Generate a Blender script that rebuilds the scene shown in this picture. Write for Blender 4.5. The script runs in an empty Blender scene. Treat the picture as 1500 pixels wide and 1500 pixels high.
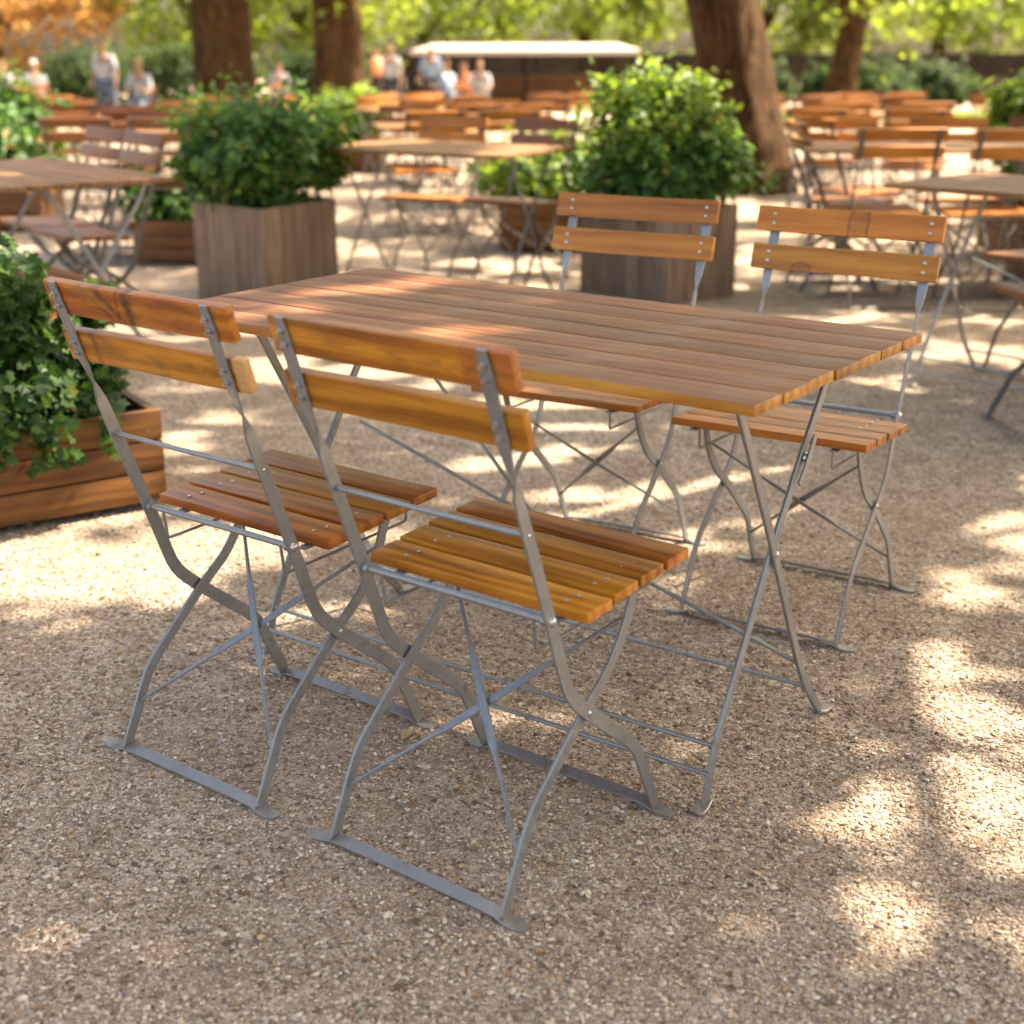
import bpy, bmesh, math, random
import numpy as np
from mathutils import Vector, Matrix
random.seed(7); rng = np.random.default_rng(7)
PI = math.pi
scene = bpy.context.scene
COL = scene.collection

# ------------------------------------------------------------------ camera
CX, CY, CZ = 1.4928, -2.0471, 1.2365
YAW, PIT, ROL, FPX = -0.6342, 0.3225, -0.0013, 2052.6
F0 = np.array([math.sin(YAW), math.cos(YAW)]); R0 = np.array([math.cos(YAW), -math.sin(YAW)])
VIEWANG = math.atan2(R0[1], R0[0])          # angle of the picture's right direction on the ground
cam_d = bpy.data.cameras.new('camera'); cam = bpy.data.objects.new('camera', cam_d); COL.objects.link(cam)
fw = Vector((math.sin(YAW)*math.cos(PIT), math.cos(YAW)*math.cos(PIT), -math.sin(PIT)))
r_ = Vector((math.cos(YAW), -math.sin(YAW), 0)); u_ = r_.cross(fw)
r2 = r_*math.cos(ROL)+u_*math.sin(ROL); u2 = -r_*math.sin(ROL)+u_*math.cos(ROL)
cam.matrix_world = Matrix(((r2.x, u2.x, -fw.x, CX), (r2.y, u2.y, -fw.y, CY), (r2.z, u2.z, -fw.z, CZ), (0, 0, 0, 1)))
cam_d.sensor_width = 36; cam_d.lens = FPX/1500*36; cam_d.clip_end = 2000; cam_d.clip_start = 0.05
cam_d.dof.use_dof = True; cam_d.dof.focus_distance = 2.52; cam_d.dof.aperture_fstop = 3.0
scene.camera = cam

def g(s):                                   # gentle fall of the ground away from the tables
    return -.018*(np.sqrt((s-6)**2+1)+(s-6))/2
def V(s, t, dz=0.0):                        # s metres ahead, t metres to the right of the viewpoint, on the ground
    return Vector((CX+F0[0]*s+R0[0]*t, CY+F0[1]*s+R0[1]*t, float(g(s))+dz))
def gz(x, y):
    return float(g((x-CX)*F0[0]+(y-CY)*F0[1]))

# ------------------------------------------------------------------ materials
def newmat(name):
    m = bpy.data.materials.new(name); m.use_nodes = True
    nt = m.node_tree; nt.nodes.clear()
    out = nt.nodes.new('ShaderNodeOutputMaterial'); b = nt.nodes.new('ShaderNodeBsdfPrincipled')
    nt.links.new(b.outputs[0], out.inputs[0])
    return m, nt, b, out
class NB:
    def __init__(s, nt): s.nt = nt
    def n(s, t, **kw):
        nd = s.nt.nodes.new(t)
        for k, v in kw.items():
            if k.startswith('i_'):
                key = k[2:]
                key = int(key) if key.isdigit() else key.replace('_', ' ')
                nd.inputs[key].default_value = v
            else: setattr(nd, k, v)
        return nd
    def l(s, a, b): s.nt.links.new(a, b)
    def noise(s, vec, scale, detail=4, rough=.55, dist=0.0):
        nd = s.n('ShaderNodeTexNoise', i_Scale=scale, i_Detail=detail, i_Roughness=rough, i_Distortion=dist)
        if vec is not None: s.l(vec, nd.inputs['Vector'])
        return nd.outputs['Fac']
    def ramp(s, fac, stops):
        nd = s.n('ShaderNodeValToRGB'); e = nd.color_ramp.elements
        while len(e) > 1: e.remove(e[-1])
        e[0].position = stops[0][0]; e[0].color = (*stops[0][1], 1) if len(stops[0][1]) == 3 else stops[0][1]
        for p, c in stops[1:]:
            x = e.new(p); x.color = (*c, 1)
        s.l(fac, nd.inputs[0]); return nd.outputs[0]
    def mix(s, fac, a, b, mode='MIX'):
        nd = s.n('ShaderNodeMix', data_type='RGBA', blend_type=mode)
        for i, v in ((0, fac), (6, a), (7, b)):
            if hasattr(v, 'links') or isinstance(v, bpy.types.NodeSocket): s.l(v, nd.inputs[i])
            elif isinstance(v, tuple): nd.inputs[i].default_value = (*v, 1)
            else: nd.inputs[i].default_value = v
        return nd.outputs[2]
    def math(s, op, a, b=None, c=None, clamp=False):
        nd = s.n('ShaderNodeMath', operation=op, use_clamp=clamp)
        for i, v in enumerate((a, b, c)):
            if v is None: continue
            if isinstance(v, bpy.types.NodeSocket): s.l(v, nd.inputs[i])
            else: nd.inputs[i].default_value = v
        return nd.outputs[0]
    def maprange(s, v, a, b, c=0., d=1.):
        nd = s.n('ShaderNodeMapRange', clamp=True, i_1=a, i_2=b, i_3=c, i_4=d); s.l(v, nd.inputs[0]); return nd.outputs[0]
    def mapping(s, vec, scale):
        nd = s.n('ShaderNodeMapping'); nd.inputs['Scale'].default_value = scale; s.l(vec, nd.inputs[0]); return nd.outputs[0]
    def bump(s, h, strength, dist, b):
        nd = s.n('ShaderNodeBump', i_Strength=strength, i_Distance=dist); s.l(h, nd.inputs['Height']); s.l(nd.outputs[0], b.inputs['Normal']); return nd

def wood(name, cols, rough=.38, coat=.10, bands=(), pale_end=None, red_end=None, blotch=None, knot=None, weather=0.0, gscale=1.0, spec=.35, spots=False):
    m, nt, b, out = newmat(name); k = NB(nt)
    at = k.n('ShaderNodeAttribute', attribute_name='gc'); rn = k.n('ShaderNodeAttribute', attribute_name='rnd')
    off = k.n('ShaderNodeVectorMath', operation='MULTIPLY_ADD')
    cmb = k.n('ShaderNodeCombineXYZ')
    for i in range(3): k.l(rn.outputs['Fac'], cmb.inputs[i])
    k.l(cmb.outputs[0], off.inputs[0]); off.inputs[1].default_value = (37, 61, 83); k.l(at.outputs['Vector'], off.inputs[2])
    vec = off.outputs[0]
    fine = k.noise(k.mapping(vec, (6*gscale, 220*gscale, 220*gscale)), 1.0, 6, .65, .3)
    mid = k.noise(k.mapping(vec, (1.6*gscale, 26*gscale, 26*gscale)), 1.0, 5, .6, .9)
    broad = k.noise(k.mapping(vec, (2.2*gscale, 7*gscale, 7*gscale)), 1.0, 3, .5, 1.2)
    wv = k.n('ShaderNodeTexWave', wave_type='BANDS', bands_direction='Y', i_Scale=9*gscale, i_Distortion=7.0, i_Detail=3.0, i_Detail_Scale=1.6)
    k.l(k.mapping(vec, (.16, 1, 1)), wv.inputs['Vector'])
    t = k.math('MULTIPLY_ADD', mid, .42, k.math('MULTIPLY', fine, .26))
    t = k.math('MULTIPLY_ADD', wv.outputs['Fac'], .13, t)
    t = k.math('MULTIPLY_ADD', broad, .38, t)
    t = k.maprange(t, .38, .76)
    c = k.ramp(t, [(0, cols[0]), (.36, cols[1]), (.66, cols[2]), (.95, cols[3])])
    val = k.maprange(rn.outputs['Fac'], 0, 1, .80, 1.12)
    hs = k.n('ShaderNodeHueSaturation'); k.l(c, hs.inputs['Color']); k.l(val, hs.inputs['Value'])
    rn2 = k.math('FRACT', k.math('MULTIPLY', rn.outputs['Fac'], 7.31))
    k.l(k.maprange(rn2, 0, 1, .491, .504), hs.inputs['Hue'])
    c = hs.outputs[0]
    # dark pore flecks
    fl = k.noise(k.mapping(vec, (14, 420, 420)), 1.0, 2, .5)
    c = k.mix(k.maprange(fl, .64, .74, 0, .45), c, (.09, .03, .010))
    sx = k.n('ShaderNodeSeparateXYZ'); k.l(at.outputs['Vector'], sx.inputs[0])
    X, Y = sx.outputs[0], sx.outputs[1]
    wob = k.math('MULTIPLY_ADD', k.noise(at.outputs['Vector'], 28, 3), .03, -.015)
    for (x0, w, st, slope) in bands:
        d = k.math('ABSOLUTE', k.math('SUBTRACT', k.math('ADD', k.math('MULTIPLY_ADD', Y, slope, X), wob), x0))
        f = k.maprange(d, w, w*.25, 0, st)
        f = k.math('MULTIPLY', f, k.maprange(k.noise(at.outputs['Vector'], 45, 3), .35, .55, .35, 1))
        c = k.mix(f, c, (.045, .015, .006))
    if spots:
        kn = k.noise(k.mapping(vec, (7, 34, 34)), 1.0, 3, .5, .8)
        c = k.mix(k.maprange(kn, .66, .74, 0, .6), c, (.055, .035, .022))
        st_ = k.noise(at.outputs['Vector'], 5.5, 4, .6, .6)
        c = k.mix(k.maprange(st_, .52, .66, 0, .28), c, (.30, .20, .13))
    if red_end:
        c = k.mix(k.maprange(k.math('ADD', X, k.math('MULTIPLY', wob, .3)), red_end-.002, red_end+.002, 0, .6), c, (.34, .085, .022))
    if blotch:
        bl = k.noise(k.mapping(at.outputs['Vector'], (9, 30, 30)), 1.0, 3, .5, 1.5)
        c = k.mix(k.maprange(bl, .52, .68, 0, .55), c, blotch)
    if knot:
        kx, ky, kr = knot
        d = k.math('SQRT', k.math('ADD', k.math('POWER', k.math('SUBTRACT', k.math('MULTIPLY_ADD', wob, .5, X), kx), 2.), k.math('POWER', k.math('MULTIPLY', k.math('SUBTRACT', Y, ky), 1.6), 2.)))
        ring = k.maprange(k.math('ABSOLUTE', k.math('SUBTRACT', d, kr)), .008, .001, 0, .5)
        ring2 = k.maprange(k.math('ABSOLUTE', k.math('SUBTRACT', d, kr*.4)), .010, .001, 0, .4)
        c = k.mix(k.math('MAXIMUM', ring, ring2), c, (.06, .02, .008))
    if pale_end is not None:
        f = k.maprange(X, pale_end-.003, pale_end+.003)
        pc = k.ramp(fine, [(0, (.30, .13, .03)), (.6, (.55, .32, .12))])
        c = k.mix(f, c, pc)
    if weather:
        gr = k.ramp(mid, [(0, (.07, .055, .045)), (1, (.22, .18, .145))])
        c = k.mix(weather, c, gr)
    k.l(c, b.inputs['Base Color'])
    rr = k.maprange(mid, .3, .7, rough-.05, rough+.12); k.l(rr, b.inputs['Roughness'])
    b.inputs['Coat Weight'].default_value = coat; b.inputs['Coat Roughness'].default_value = .28
    b.inputs['Specular IOR Level'].default_value = spec
    h = k.math('MULTIPLY_ADD', fine, .6, k.math('MULTIPLY', mid, .6))
    k.bump(h, .35, .0012, b)
    return m
ORANGE = ((.07, .017, .001), (.27, .082, .003), (.43, .155, .007), (.55, .225, .016))
YELLOW = ((.075, .024, .001), (.29, .105, .003), (.45, .185, .007), (.56, .26, .018))
BROWN = ((.10, .028, .009), (.27, .085, .025), (.38, .135, .038), (.47, .19, .06))
TOPC = ((.07, .02, .008), (.175, .057, .022), (.215, .079, .031), (.26, .110, .048))
M = {}
M['wood_orange'] = wood('oiled_acacia', ORANGE)
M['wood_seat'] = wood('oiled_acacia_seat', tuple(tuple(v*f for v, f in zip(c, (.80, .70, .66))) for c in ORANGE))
M['wood_yellow'] = wood('oiled_acacia_yellow', YELLOW)
M['wood_far'] = wood('oiled_acacia_plain', ((.17, .055, .003), (.36, .125, .006), (.46, .175, .010), (.53, .22, .018)), coat=.15)
M['wood_c1_top'] = wood('oiled_acacia_burnt', ORANGE, bands=((-.012, .017, .95, .0), (-.062, .014, .9, 1.0), (-.090, .009, .8, 1.2), (-.04, .006, .7, -.3)), blotch=(.42, .18, .02))
M['wood_c1_low'] = wood('oiled_acacia_olive', YELLOW, pale_end=.196, blotch=(.12, .06, .008), bands=((-.14, .012, .6, 0),))
M['wood_c2_top'] = wood('oiled_acacia_streaked', YELLOW, red_end=.135, blotch=(.16, .075, .010))
M['wood_c4_top'] = wood('oiled_acacia_jointed', ((.16, .05, .003), (.35, .115, .005), (.45, .165, .009), (.52, .21, .016)), bands=((-.005, .007, .55, .1), (-.048, .007, .5, -.15), (-.026, .022, .35, 0)))
M['wood_c4_low'] = wood('oiled_acacia_knotted', ((.18, .062, .003), (.37, .142, .006), (.47, .195, .011), (.54, .24, .02)), knot=(.095, -.024, .022))
M['top'] = wood('table_board', TOPC, rough=.48, coat=0, bands=(), spec=.28, spots=True)
M['top_edge'] = wood('table_board_edge', ((.09, .028, .004), (.25, .088, .009), (.38, .155, .017), (.50, .25, .035)), rough=.35)  # same varnish as the top; the tone difference stands in for sky reflection
M['bg_top'] = wood('weathered_table_board', ((.09, .038, .014), (.18, .090, .036), (.25, .135, .056), (.32, .185, .085)), rough=.6, coat=0, spec=.2)
M['planter_brown'] = wood('stained_plank', ((.035, .013, .003), (.085, .033, .006), (.13, .052, .009), (.18, .077, .015)), rough=.5, coat=.05)
M['planter_grey'] = wood('weathered_plank', ((.10, .062, .038), (.19, .122, .075), (.27, .18, .112), (.34, .235, .155)), rough=.75, coat=0, weather=.15)

def metal(name, col, rough=.42, met=.55):
    m, nt, b, out = newmat(name); k = NB(nt)
    tc = k.n('ShaderNodeTexCoord')
    n1 = k.noise(tc.outputs['Object'], 60, 4, .6); n2 = k.noise(tc.outputs['Object'], 9, 3)
    c = k.ramp(k.math('MULTIPLY_ADD', n1, .5, k.math('MULTIPLY', n2, .5)), [(.3, tuple(v*.74 for v in col)), (.55, col), (.72, tuple(min(1, v*1.18) for v in col))])
    fl = k.noise(tc.outputs['Object'], 240, 2)
    c = k.mix(k.maprange(fl, .68, .76, 0, .35), c, (.13, .10, .08))
    gm = k.n('ShaderNodeNewGeometry'); sz_ = k.n('ShaderNodeSeparateXYZ'); k.l(tc.outputs['Object'], sz_.inputs[0])
    ru = k.math('MULTIPLY', k.maprange(k.noise(tc.outputs['Object'], 35, 5, .7), .56, .66, 0, .7), k.maprange(sz_.outputs[2], .30, .0, .25, 1))
    c = k.mix(ru, c, (.16, .085, .045))
    c = k.mix(k.maprange(sz_.outputs[2], .05, .0, 0, .45), c, (.26, .20, .15))     # dust on the feet
    k.l(c, b.inputs['Base Color']); b.inputs['Metallic'].default_value = met
    k.l(k.maprange(n1, .3, .7, rough-.08, rough+.12), b.inputs['Roughness'])
    k.bump(n1, .12, .001, b)
    return m
M['steel'] = metal('galvanised_steel', (.265, .268, .27), .36, .5)
M['bolt'] = metal('zinc_bolt', (.55, .54, .52), .28, .9)
M['dark_steel'] = metal('shade_darkened_steel', (.10, .092, .082), .5, .3)  # shade on the background chairs put into a darker steel colour

def plain(name, col, rough=.7, var=.25, scale=8, sss=0):
    m, nt, b, out = newmat(name); k = NB(nt)
    tc = k.n('ShaderNodeTexCoord')
    n1 = k.noise(tc.outputs['Object'], scale, 5, .6)
    c = k.ramp(n1, [(.3, tuple(v*(1-var) for v in col)), (.7, tuple(min(1, v*(1+var)) for v in col))])
    k.l(c, b.inputs['Base Color']); b.inputs['Roughness'].default_value = rough; b.inputs['Specular IOR Level'].default_value = .2
    k.bump(n1, .3, .01, b)
    return m
M['bark'] = None
def bark():
    m, nt, b, out = newmat('furrowed_bark'); k = NB(nt)
    tc = k.n('ShaderNodeTexCoord')
    v = k.mapping(tc.outputs['Object'], (9, 9, 2.2))
    n1 = k.noise(v, 1.6, 8, .62, 1.0); n2 = k.noise(tc.outputs['Object'], 2.0, 3)
    c = k.ramp(n1, [(.34, (.016, .008, .003)), (.5, (.062, .031, .012)), (.68, (.125, .065, .027))])
    c = k.mix(k.maprange(n2, .5, .7, 0, .4), c, (.07, .065, .025))
    k.l(c, b.inputs['Base Color']); b.inputs['Roughness'].default_value = .95; b.inputs['Specular IOR Level'].default_value = .12
    k.bump(n1, 1.0, .09, b)
    return m
M['bark'] = bark()
def leafmat(name, dark, light, trans, tw=.45, yellow=None, rough=.45):
    m, nt, b, out = newmat(name); k = NB(nt)
    rn = k.n('ShaderNodeAttribute', attribute_name='rnd')
    c = k.ramp(rn.outputs['Fac'], [(0, dark), (.75, light)] + ([(.965, light), (.975, yellow)] if yellow else []))
    k.l(c, b.inputs['Base Color']); b.inputs['Roughness'].default_value = rough; b.inputs['Specular IOR Level'].default_value = .28
    tr = k.n('ShaderNodeBsdfTranslucent')
    ct = k.mix(.5, trans, c) if False else k.ramp(rn.outputs['Fac'], [(0, tuple(v*.7 for v in trans)), (1, trans)])
    k.l(ct, tr.inputs['Color'])
    mx = k.n('ShaderNodeMixShader', i_0=tw); k.l(b.outputs[0], mx.inputs[1]); k.l(tr.outputs[0], mx.inputs[2])
    k.l(mx.outputs[0], out.inputs[0])
    return m
M['leaf_tree'] = leafmat('chestnut_leaf', (.055, .085, .014), (.10, .145, .022), (.34, .42, .04), .5)
M['leaf_yel'] = leafmat('lime_leaf', (.06, .095, .014), (.12, .17, .026), (.38, .49, .045), .5)
M['leaf_dark'] = leafmat('hedge_leaf', (.018, .036, .010), (.05, .078, .02), (.10, .16, .025), .3, rough=.85)
M['leaf_orange'] = leafmat('autumn_leaf', (.22, .10, .03), (.34, .20, .05), (.62, .34, .09), .5)
M['leaf_a'] = leafmat('shrub_leaf', (.024, .075, .017), (.10, .20, .04), (.22, .40, .045), .40, yellow=(.62, .36, .08))
M['leaf_b'] = leafmat('sun_tinted_shrub_leaf', (.05, .105, .015), (.16, .25, .033), (.42, .56, .045), .46, yellow=(.62, .42, .08))  # paler copy of the shrub leaf, sunlight put into its colour
M['leaf_c'] = leafmat('lobed_leaf', (.016, .048, .012), (.065, .13, .026), (.14, .28, .035), .34, yellow=(.60, .22, .07))
M['stem'] = plain('green_stem', (.07, .10, .03))
M['soil'] = plain('potting_soil', (.035, .024, .016), .95, .4, 30)
M['white_cloth'] = plain('white_canvas', (.62, .58, .53), .8, .05)
M['roof_white'] = plain('pale_roofing', (.40, .33, .27), .6, .06, 1.5)
M['fence'] = plain('dark_fence_board', (.020, .013, .008), .95, .35, 3)
M['skin'] = plain('skin', (.30, .16, .10), .5, .05)
for nm, c in dict(shirt_white=(.36, .36, .38), shirt_blue=(.22, .29, .40), shirt_orange=(.60, .20, .08), shirt_grey=(.22, .23, .26), trousers_dark=(.035, .037, .048), trousers_blue=(.09, .11, .16), hair_dark=(.035, .022, .015), hair_white=(.62, .60, .56), hair_brown=(.16, .08, .035)).items():
    M[nm] = plain(nm, c, .8, .08, 20)
M['grass'] = leafmat('grass_blade', (.08, .12, .02), (.16, .20, .035), (.35, .42, .05), .4)

def gravel_mat():
    m, nt, b, out = newmat('gravel'); k = NB(nt)
    tc = k.n('ShaderNodeTexCoord'); P = tc.outputs['Object']
    def vor(scale, feat='F1'):
        v = k.n('ShaderNodeTexVoronoi', i_Scale=scale, feature=feat); k.l(P, v.inputs['Vector']); return v
    wn = k.n('ShaderNodeTexNoise', i_Scale=60., i_Detail=2.); k.l(P, wn.inputs['Vector'])
    wp = k.n('ShaderNodeVectorMath', operation='MULTIPLY_ADD'); k.l(wn.outputs['Color'], wp.inputs[0]); wp.inputs[1].default_value = (.012,)*3; k.l(P, wp.inputs[2])
    v1 = vor(105); v2 = vor(230); v3 = vor(48)
    for v in (v1, v2, v3): k.l(wp.outputs[0], v.inputs['Vector'])
    s1 = k.n('ShaderNodeSeparateColor'); k.l(v1.outputs['Color'], s1.inputs[0])
    s2 = k.n('ShaderNodeSeparateColor'); k.l(v2.outputs['Color'], s2.inputs[0])
    s3 = k.n('ShaderNodeSeparateColor'); k.l(v3.outputs['Color'], s3.inputs[0])
    c1 = k.ramp(s1.outputs[0], [(0, (.11, .07, .045)), (.25, (.27, .19, .125)), (.6, (.44, .34, .25)), (.88, (.58, .47, .365)), (1, (.66, .57, .47))])
    c2 = k.ramp(s2.outputs[0], [(0, (.09, .058, .036)), (.35, (.30, .22, .155)), (1, (.60, .49, .385))])
    use1 = k.maprange(s1.outputs[1], .42, .46)
    c = k.mix(use1, c2, c1)
    c3 = k.ramp(s3.outputs[0], [(0, (.25, .165, .10)), (1, (.52, .42, .33))])
    c = k.mix(k.maprange(s3.outputs[1], .86, .88, 0, .8), c, c3)
    # damp or dusty patches
    big = k.noise(P, .9, 4, .6); med = k.noise(P, 7, 5, .65)
    hsg = k.n('ShaderNodeHueSaturation', i_Value=1.62, i_Saturation=.95); k.l(c, hsg.inputs['Color']); c = hsg.outputs[0]
    c = k.mix(k.maprange(big, .40, .62, 0, .5), c, (.50, .36, .25))
    c = k.mix(k.maprange(med, .33, .55, .6, 0), c, (.34, .235, .155), 'MIX')
    sc_ = k.noise(k.mapping(P, (1.2, 5, 1)), 2.2, 5, .6, 1.5)
    c = k.mix(k.maprange(sc_, .56, .70, 0, .5), c, (.56, .44, .33))
    fine = k.noise(P, 330, 4, .75)
    c = k.mix(k.maprange(fine, .47, .34, 0, .85), c, (.07, .045, .028))  # shade in the crevices between grains put into the colour
    dirt = k.noise(P, 120, 3, .7)
    c = k.mix(k.maprange(dirt, .44, .33, 0, .75), c, (.09, .058, .036))
    k.l(c, b.inputs['Base Color']); b.inputs['Roughness'].default_value = .93; b.inputs['Specular IOR Level'].default_value = .1
    h = k.math('SUBTRACT', 1., k.math('MULTIPLY', v1.outputs['Distance'], 1.2))
    h2 = k.math('SUBTRACT', 1., v2.outputs['Distance'])
    h = k.math('ADD', k.math('MULTIPLY', k.math('MULTIPLY', h, use1), 1.2), k.math('MULTIPLY', h2, .5))
    h = k.math('ADD', h, k.math('MULTIPLY', fine, .5)); h = k.math('ADD', h, k.math('MULTIPLY', med, 1.6)); h = k.math('ADD', h, k.math('MULTIPLY', dirt, .8))
    k.bump(h, 1.0, .0095, b)
    return m
M['gravel'] = gravel_mat()
def pebble_mat():
    m, nt, b, out = newmat('pebble'); k = NB(nt)
    rn = k.n('ShaderNodeAttribute', attribute_name='rnd')
    c = k.ramp(rn.outputs['Fac'], [(0, (.10, .065, .04)), (.2, (.26, .18, .125)), (.55, (.48, .37, .27)), (.9, (.58, .47, .36)), (1, (.68, .58, .47))])
    k.l(c, b.inputs['Base Color']); b.inputs['Roughness'].default_value = .9
    return m
M['pebble'] = pebble_mat()
M['litter'] = None
def litter_mat():
    m, nt, b, out = newmat('dry_leaf_bits'); k = NB(nt)
    rn = k.n('ShaderNodeAttribute', attribute_name='rnd')
    c = k.ramp(rn.outputs['Fac'], [(0, (.10, .05, .02)), (.5, (.30, .15, .06)), (1, (.50, .33, .15))])
    k.l(c, b.inputs['Base Color']); b.inputs['Roughness'].default_value = .7
    return m
M['litter'] = litter_mat()

# ------------------------------------------------------------------ mesh helpers
class MB:
    def __init__(s): s.v = []; s.f = []; s.gc = []; s.r = []; s.mi = []
    def add(s, vs, fs, gc=None, r=0.5, mi=0):
        o = len(s.v); s.v += [tuple(v) for v in vs]
        s.gc += [tuple(c) for c in (gc if gc is not None else vs)]
        s.r += [r]*len(vs)
        s.f += [tuple(o+i for i in f) for f in fs]; s.mi += (mi if isinstance(mi, list) else [mi]*len(fs))
        return s
    def build(s, name, mats, parent=None, angle=35, loc=None):
        me = bpy.data.meshes.new(name); me.from_pydata(s.v, [], s.f)
        for m in (mats if isinstance(mats, (list, tuple)) else [mats]): me.materials.append(m)
        a = me.attributes.new('gc', 'FLOAT_VECTOR', 'POINT'); a.data.foreach_set('vector', np.array(s.gc, np.float32).ravel())
        a = me.attributes.new('rnd', 'FLOAT', 'POINT'); a.data.foreach_set('value', np.array(s.r, np.float32))
        me.polygons.foreach_set('material_index', s.mi)
        me.polygons.foreach_set('use_smooth', [True]*len(me.polygons)); me.set_sharp_from_angle(angle=math.radians(angle))
        me.update()
        o = bpy.data.objects.new(name, me); COL.objects.link(o)
        if parent: o.parent = parent
        if loc is not None: o.location = loc
        return o
def npobj(name, V_, F_, mat, rnd=None, parent=None, smooth=False, loc=None):
    """fast builder: V_ (n,3), F_ (m,k) arrays"""
    me = bpy.data.meshes.new(name); n = len(V_); m, kk = F_.shape
    me.vertices.add(n); me.vertices.foreach_set('co', V_.astype(np.float32).ravel())
    me.loops.add(m*kk); me.loops.foreach_set('vertex_index', F_.astype(np.int32).ravel())
    me.polygons.add(m); me.polygons.foreach_set('loop_start', np.arange(0, m*kk, kk, dtype=np.int32))
    me.polygons.foreach_set('use_smooth', np.full(m, smooth))
    if rnd is not None:
        a = me.attributes.new('rnd', 'FLOAT', 'POINT'); a.data.foreach_set('value', rnd.astype(np.float32))
    me.materials.append(mat); me.update(calc_edges=True)
    o = bpy.data.objects.new(name, me); COL.objects.link(o)
    if parent: o.parent = parent
    if loc is not None: o.location = loc
    return o
def tag(o, label=None, cat=None, group=None, kind=None):
    if label: o['label'] = label
    if cat: o['category'] = cat
    if group: o['group'] = group
    if kind: o['kind'] = kind
    return o
def empty(name, loc, rz=0.0):
    o = bpy.data.objects.new(name, None); COL.objects.link(o); o.location = loc; o.rotation_euler = (0, 0, rz); o.empty_display_size = .1
    return o
def copy_tree(o, parent=None):
    c = o.copy(); COL.objects.link(c); c.parent = parent
    for ch in list(o.children): copy_tree(ch, c)
    return c

def board(mb, c, ax, ay, az, lx, ly, lz, bev=.003, r=None, round_ends=0, edge_mi=None, wear=0.0):
    """board with its grain along ax, chamfered twice; edge_mi = material index of the sides"""
    c = Vector(c); ax, ay, az = Vector(ax).normalized(), Vector(ay).normalized(), Vector(az).normalized()
    r = random.random() if r is None else r
    bm = bmesh.new(); bmesh.ops.create_cube(bm, size=1)
    for v in bm.verts: v.co = Vector((v.co.x*lx, v.co.y*ly, v.co.z*lz))
    nseg = max(2, int(lx/.06)) if wear else 0
    if nseg:
        ed = [e for e in bm.edges if abs((e.verts[0].co-e.verts[1].co).x) > lx*.9]
        bmesh.ops.subdivide_edges(bm, edges=ed, cuts=nseg, use_grid_fill=True)
    if round_ends:
        ed = [e for e in bm.edges if abs((e.verts[0].co-e.verts[1].co).z) > lz*.9 and abs(e.verts[0].co.x) > lx*.49]
        bmesh.ops.bevel(bm, geom=ed, offset=round_ends, segments=4, profile=.5, affect='EDGES')
    ed = [e for e in bm.edges if len(e.link_faces) == 2 and e.calc_face_angle(0) > .9]
    bmesh.ops.bevel(bm, geom=ed, offset=bev, segments=2, profile=.6, affect='EDGES')
    if wear:
        for v in bm.verts:
            j = math.sin(v.co.x*61+r*40)*.5+math.sin(v.co.x*143+r*90)*.5
            if abs(v.co.z) > lz*.5-bev*1.2: v.co.z += wear*j*.5
            if abs(v.co.y) > ly*.5-bev*1.2: v.co.y += wear*math.sin(v.co.x*97+r*70)*.6
    vs, gc = [], []
    for i, v in enumerate(bm.verts):
        v.index = i; p = c+ax*v.co.x+ay*v.co.y+az*v.co.z; vs.append(p); gc.append(v.co.copy())
    fs = [[v.index for v in f.verts] for f in bm.faces]
    mis = [0 if (edge_mi is None or abs(f.normal.z) > .8) else edge_mi for f in bm.faces]
    bm.normal_update(); mis = [0 if (edge_mi is None or abs(f.normal.z) > .8) else edge_mi for f in bm.faces]
    bm.free(); mb.add(vs, fs, gc, r, mis)

def fillet(pts, rad=.02, n=4):
    """rounds corners; pts may carry extra numbers after xyz that are interpolated"""
    P = [np.array(p, float) for p in pts]; out = [P[0]]
    for i in range(1, len(P)-1):
        a, b, c = P[i-1], P[i], P[i+1]
        d1, d2 = np.linalg.norm((b-a)[:3]), np.linalg.norm((c-b)[:3])
        q = min(rad, d1*.45, d2*.45); s, e = b+(a-b)*q/d1, b+(c-b)*q/d2
        for j in range(n+1):
            t = j/n; out.append((1-t)**2*s+2*t*(1-t)*b+t*t*e)
    out.append(P[-1]); return out

def sweep(mb, pts, ref=(1, 0, 0), chamfer=.22, caps=True):
    """flat bar: pts rows are x,y,z,width,thickness,twist(deg). width lies in the plane normal to ref at twist 0"""
    P = [np.array(p, float) for p in pts]; n = len(P); ref = np.array(ref, float)
    rings = []
    for i in range(n):
        t = (P[min(i+1, n-1)]-P[max(i-1, 0)])[:3]; t = t/np.linalg.norm(t)
        b = ref-t*(ref@t); b /= np.linalg.norm(b); w = np.cross(t, b)
        a = math.radians(P[i][5]); wd = w*math.cos(a)+b*math.sin(a); td = np.cross(t, wd)
        W, T = P[i][3]/2, P[i][4]/2; ch = min(W, T)*2*chamfer
        sec = [(W, T-ch), (W-ch, T), (-W+ch, T), (-W, T-ch), (-W, -T+ch), (-W+ch, -T), (W-ch, -T), (W, -T+ch)]
        rings.append([P[i][:3]+wd*x+td*y for x, y in sec])
    vs = [v for r in rings for v in r]; fs = []
    for i in range(n-1):
        for j in range(8):
            k = (j+1) % 8; fs.append((i*8+j, i*8+k, (i+1)*8+k, (i+1)*8+j))
    if caps: fs.append(tuple(range(7, -1, -1))); fs.append(tuple((n-1)*8+j for j in range(8)))
    mb.add(vs, fs)
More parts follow.
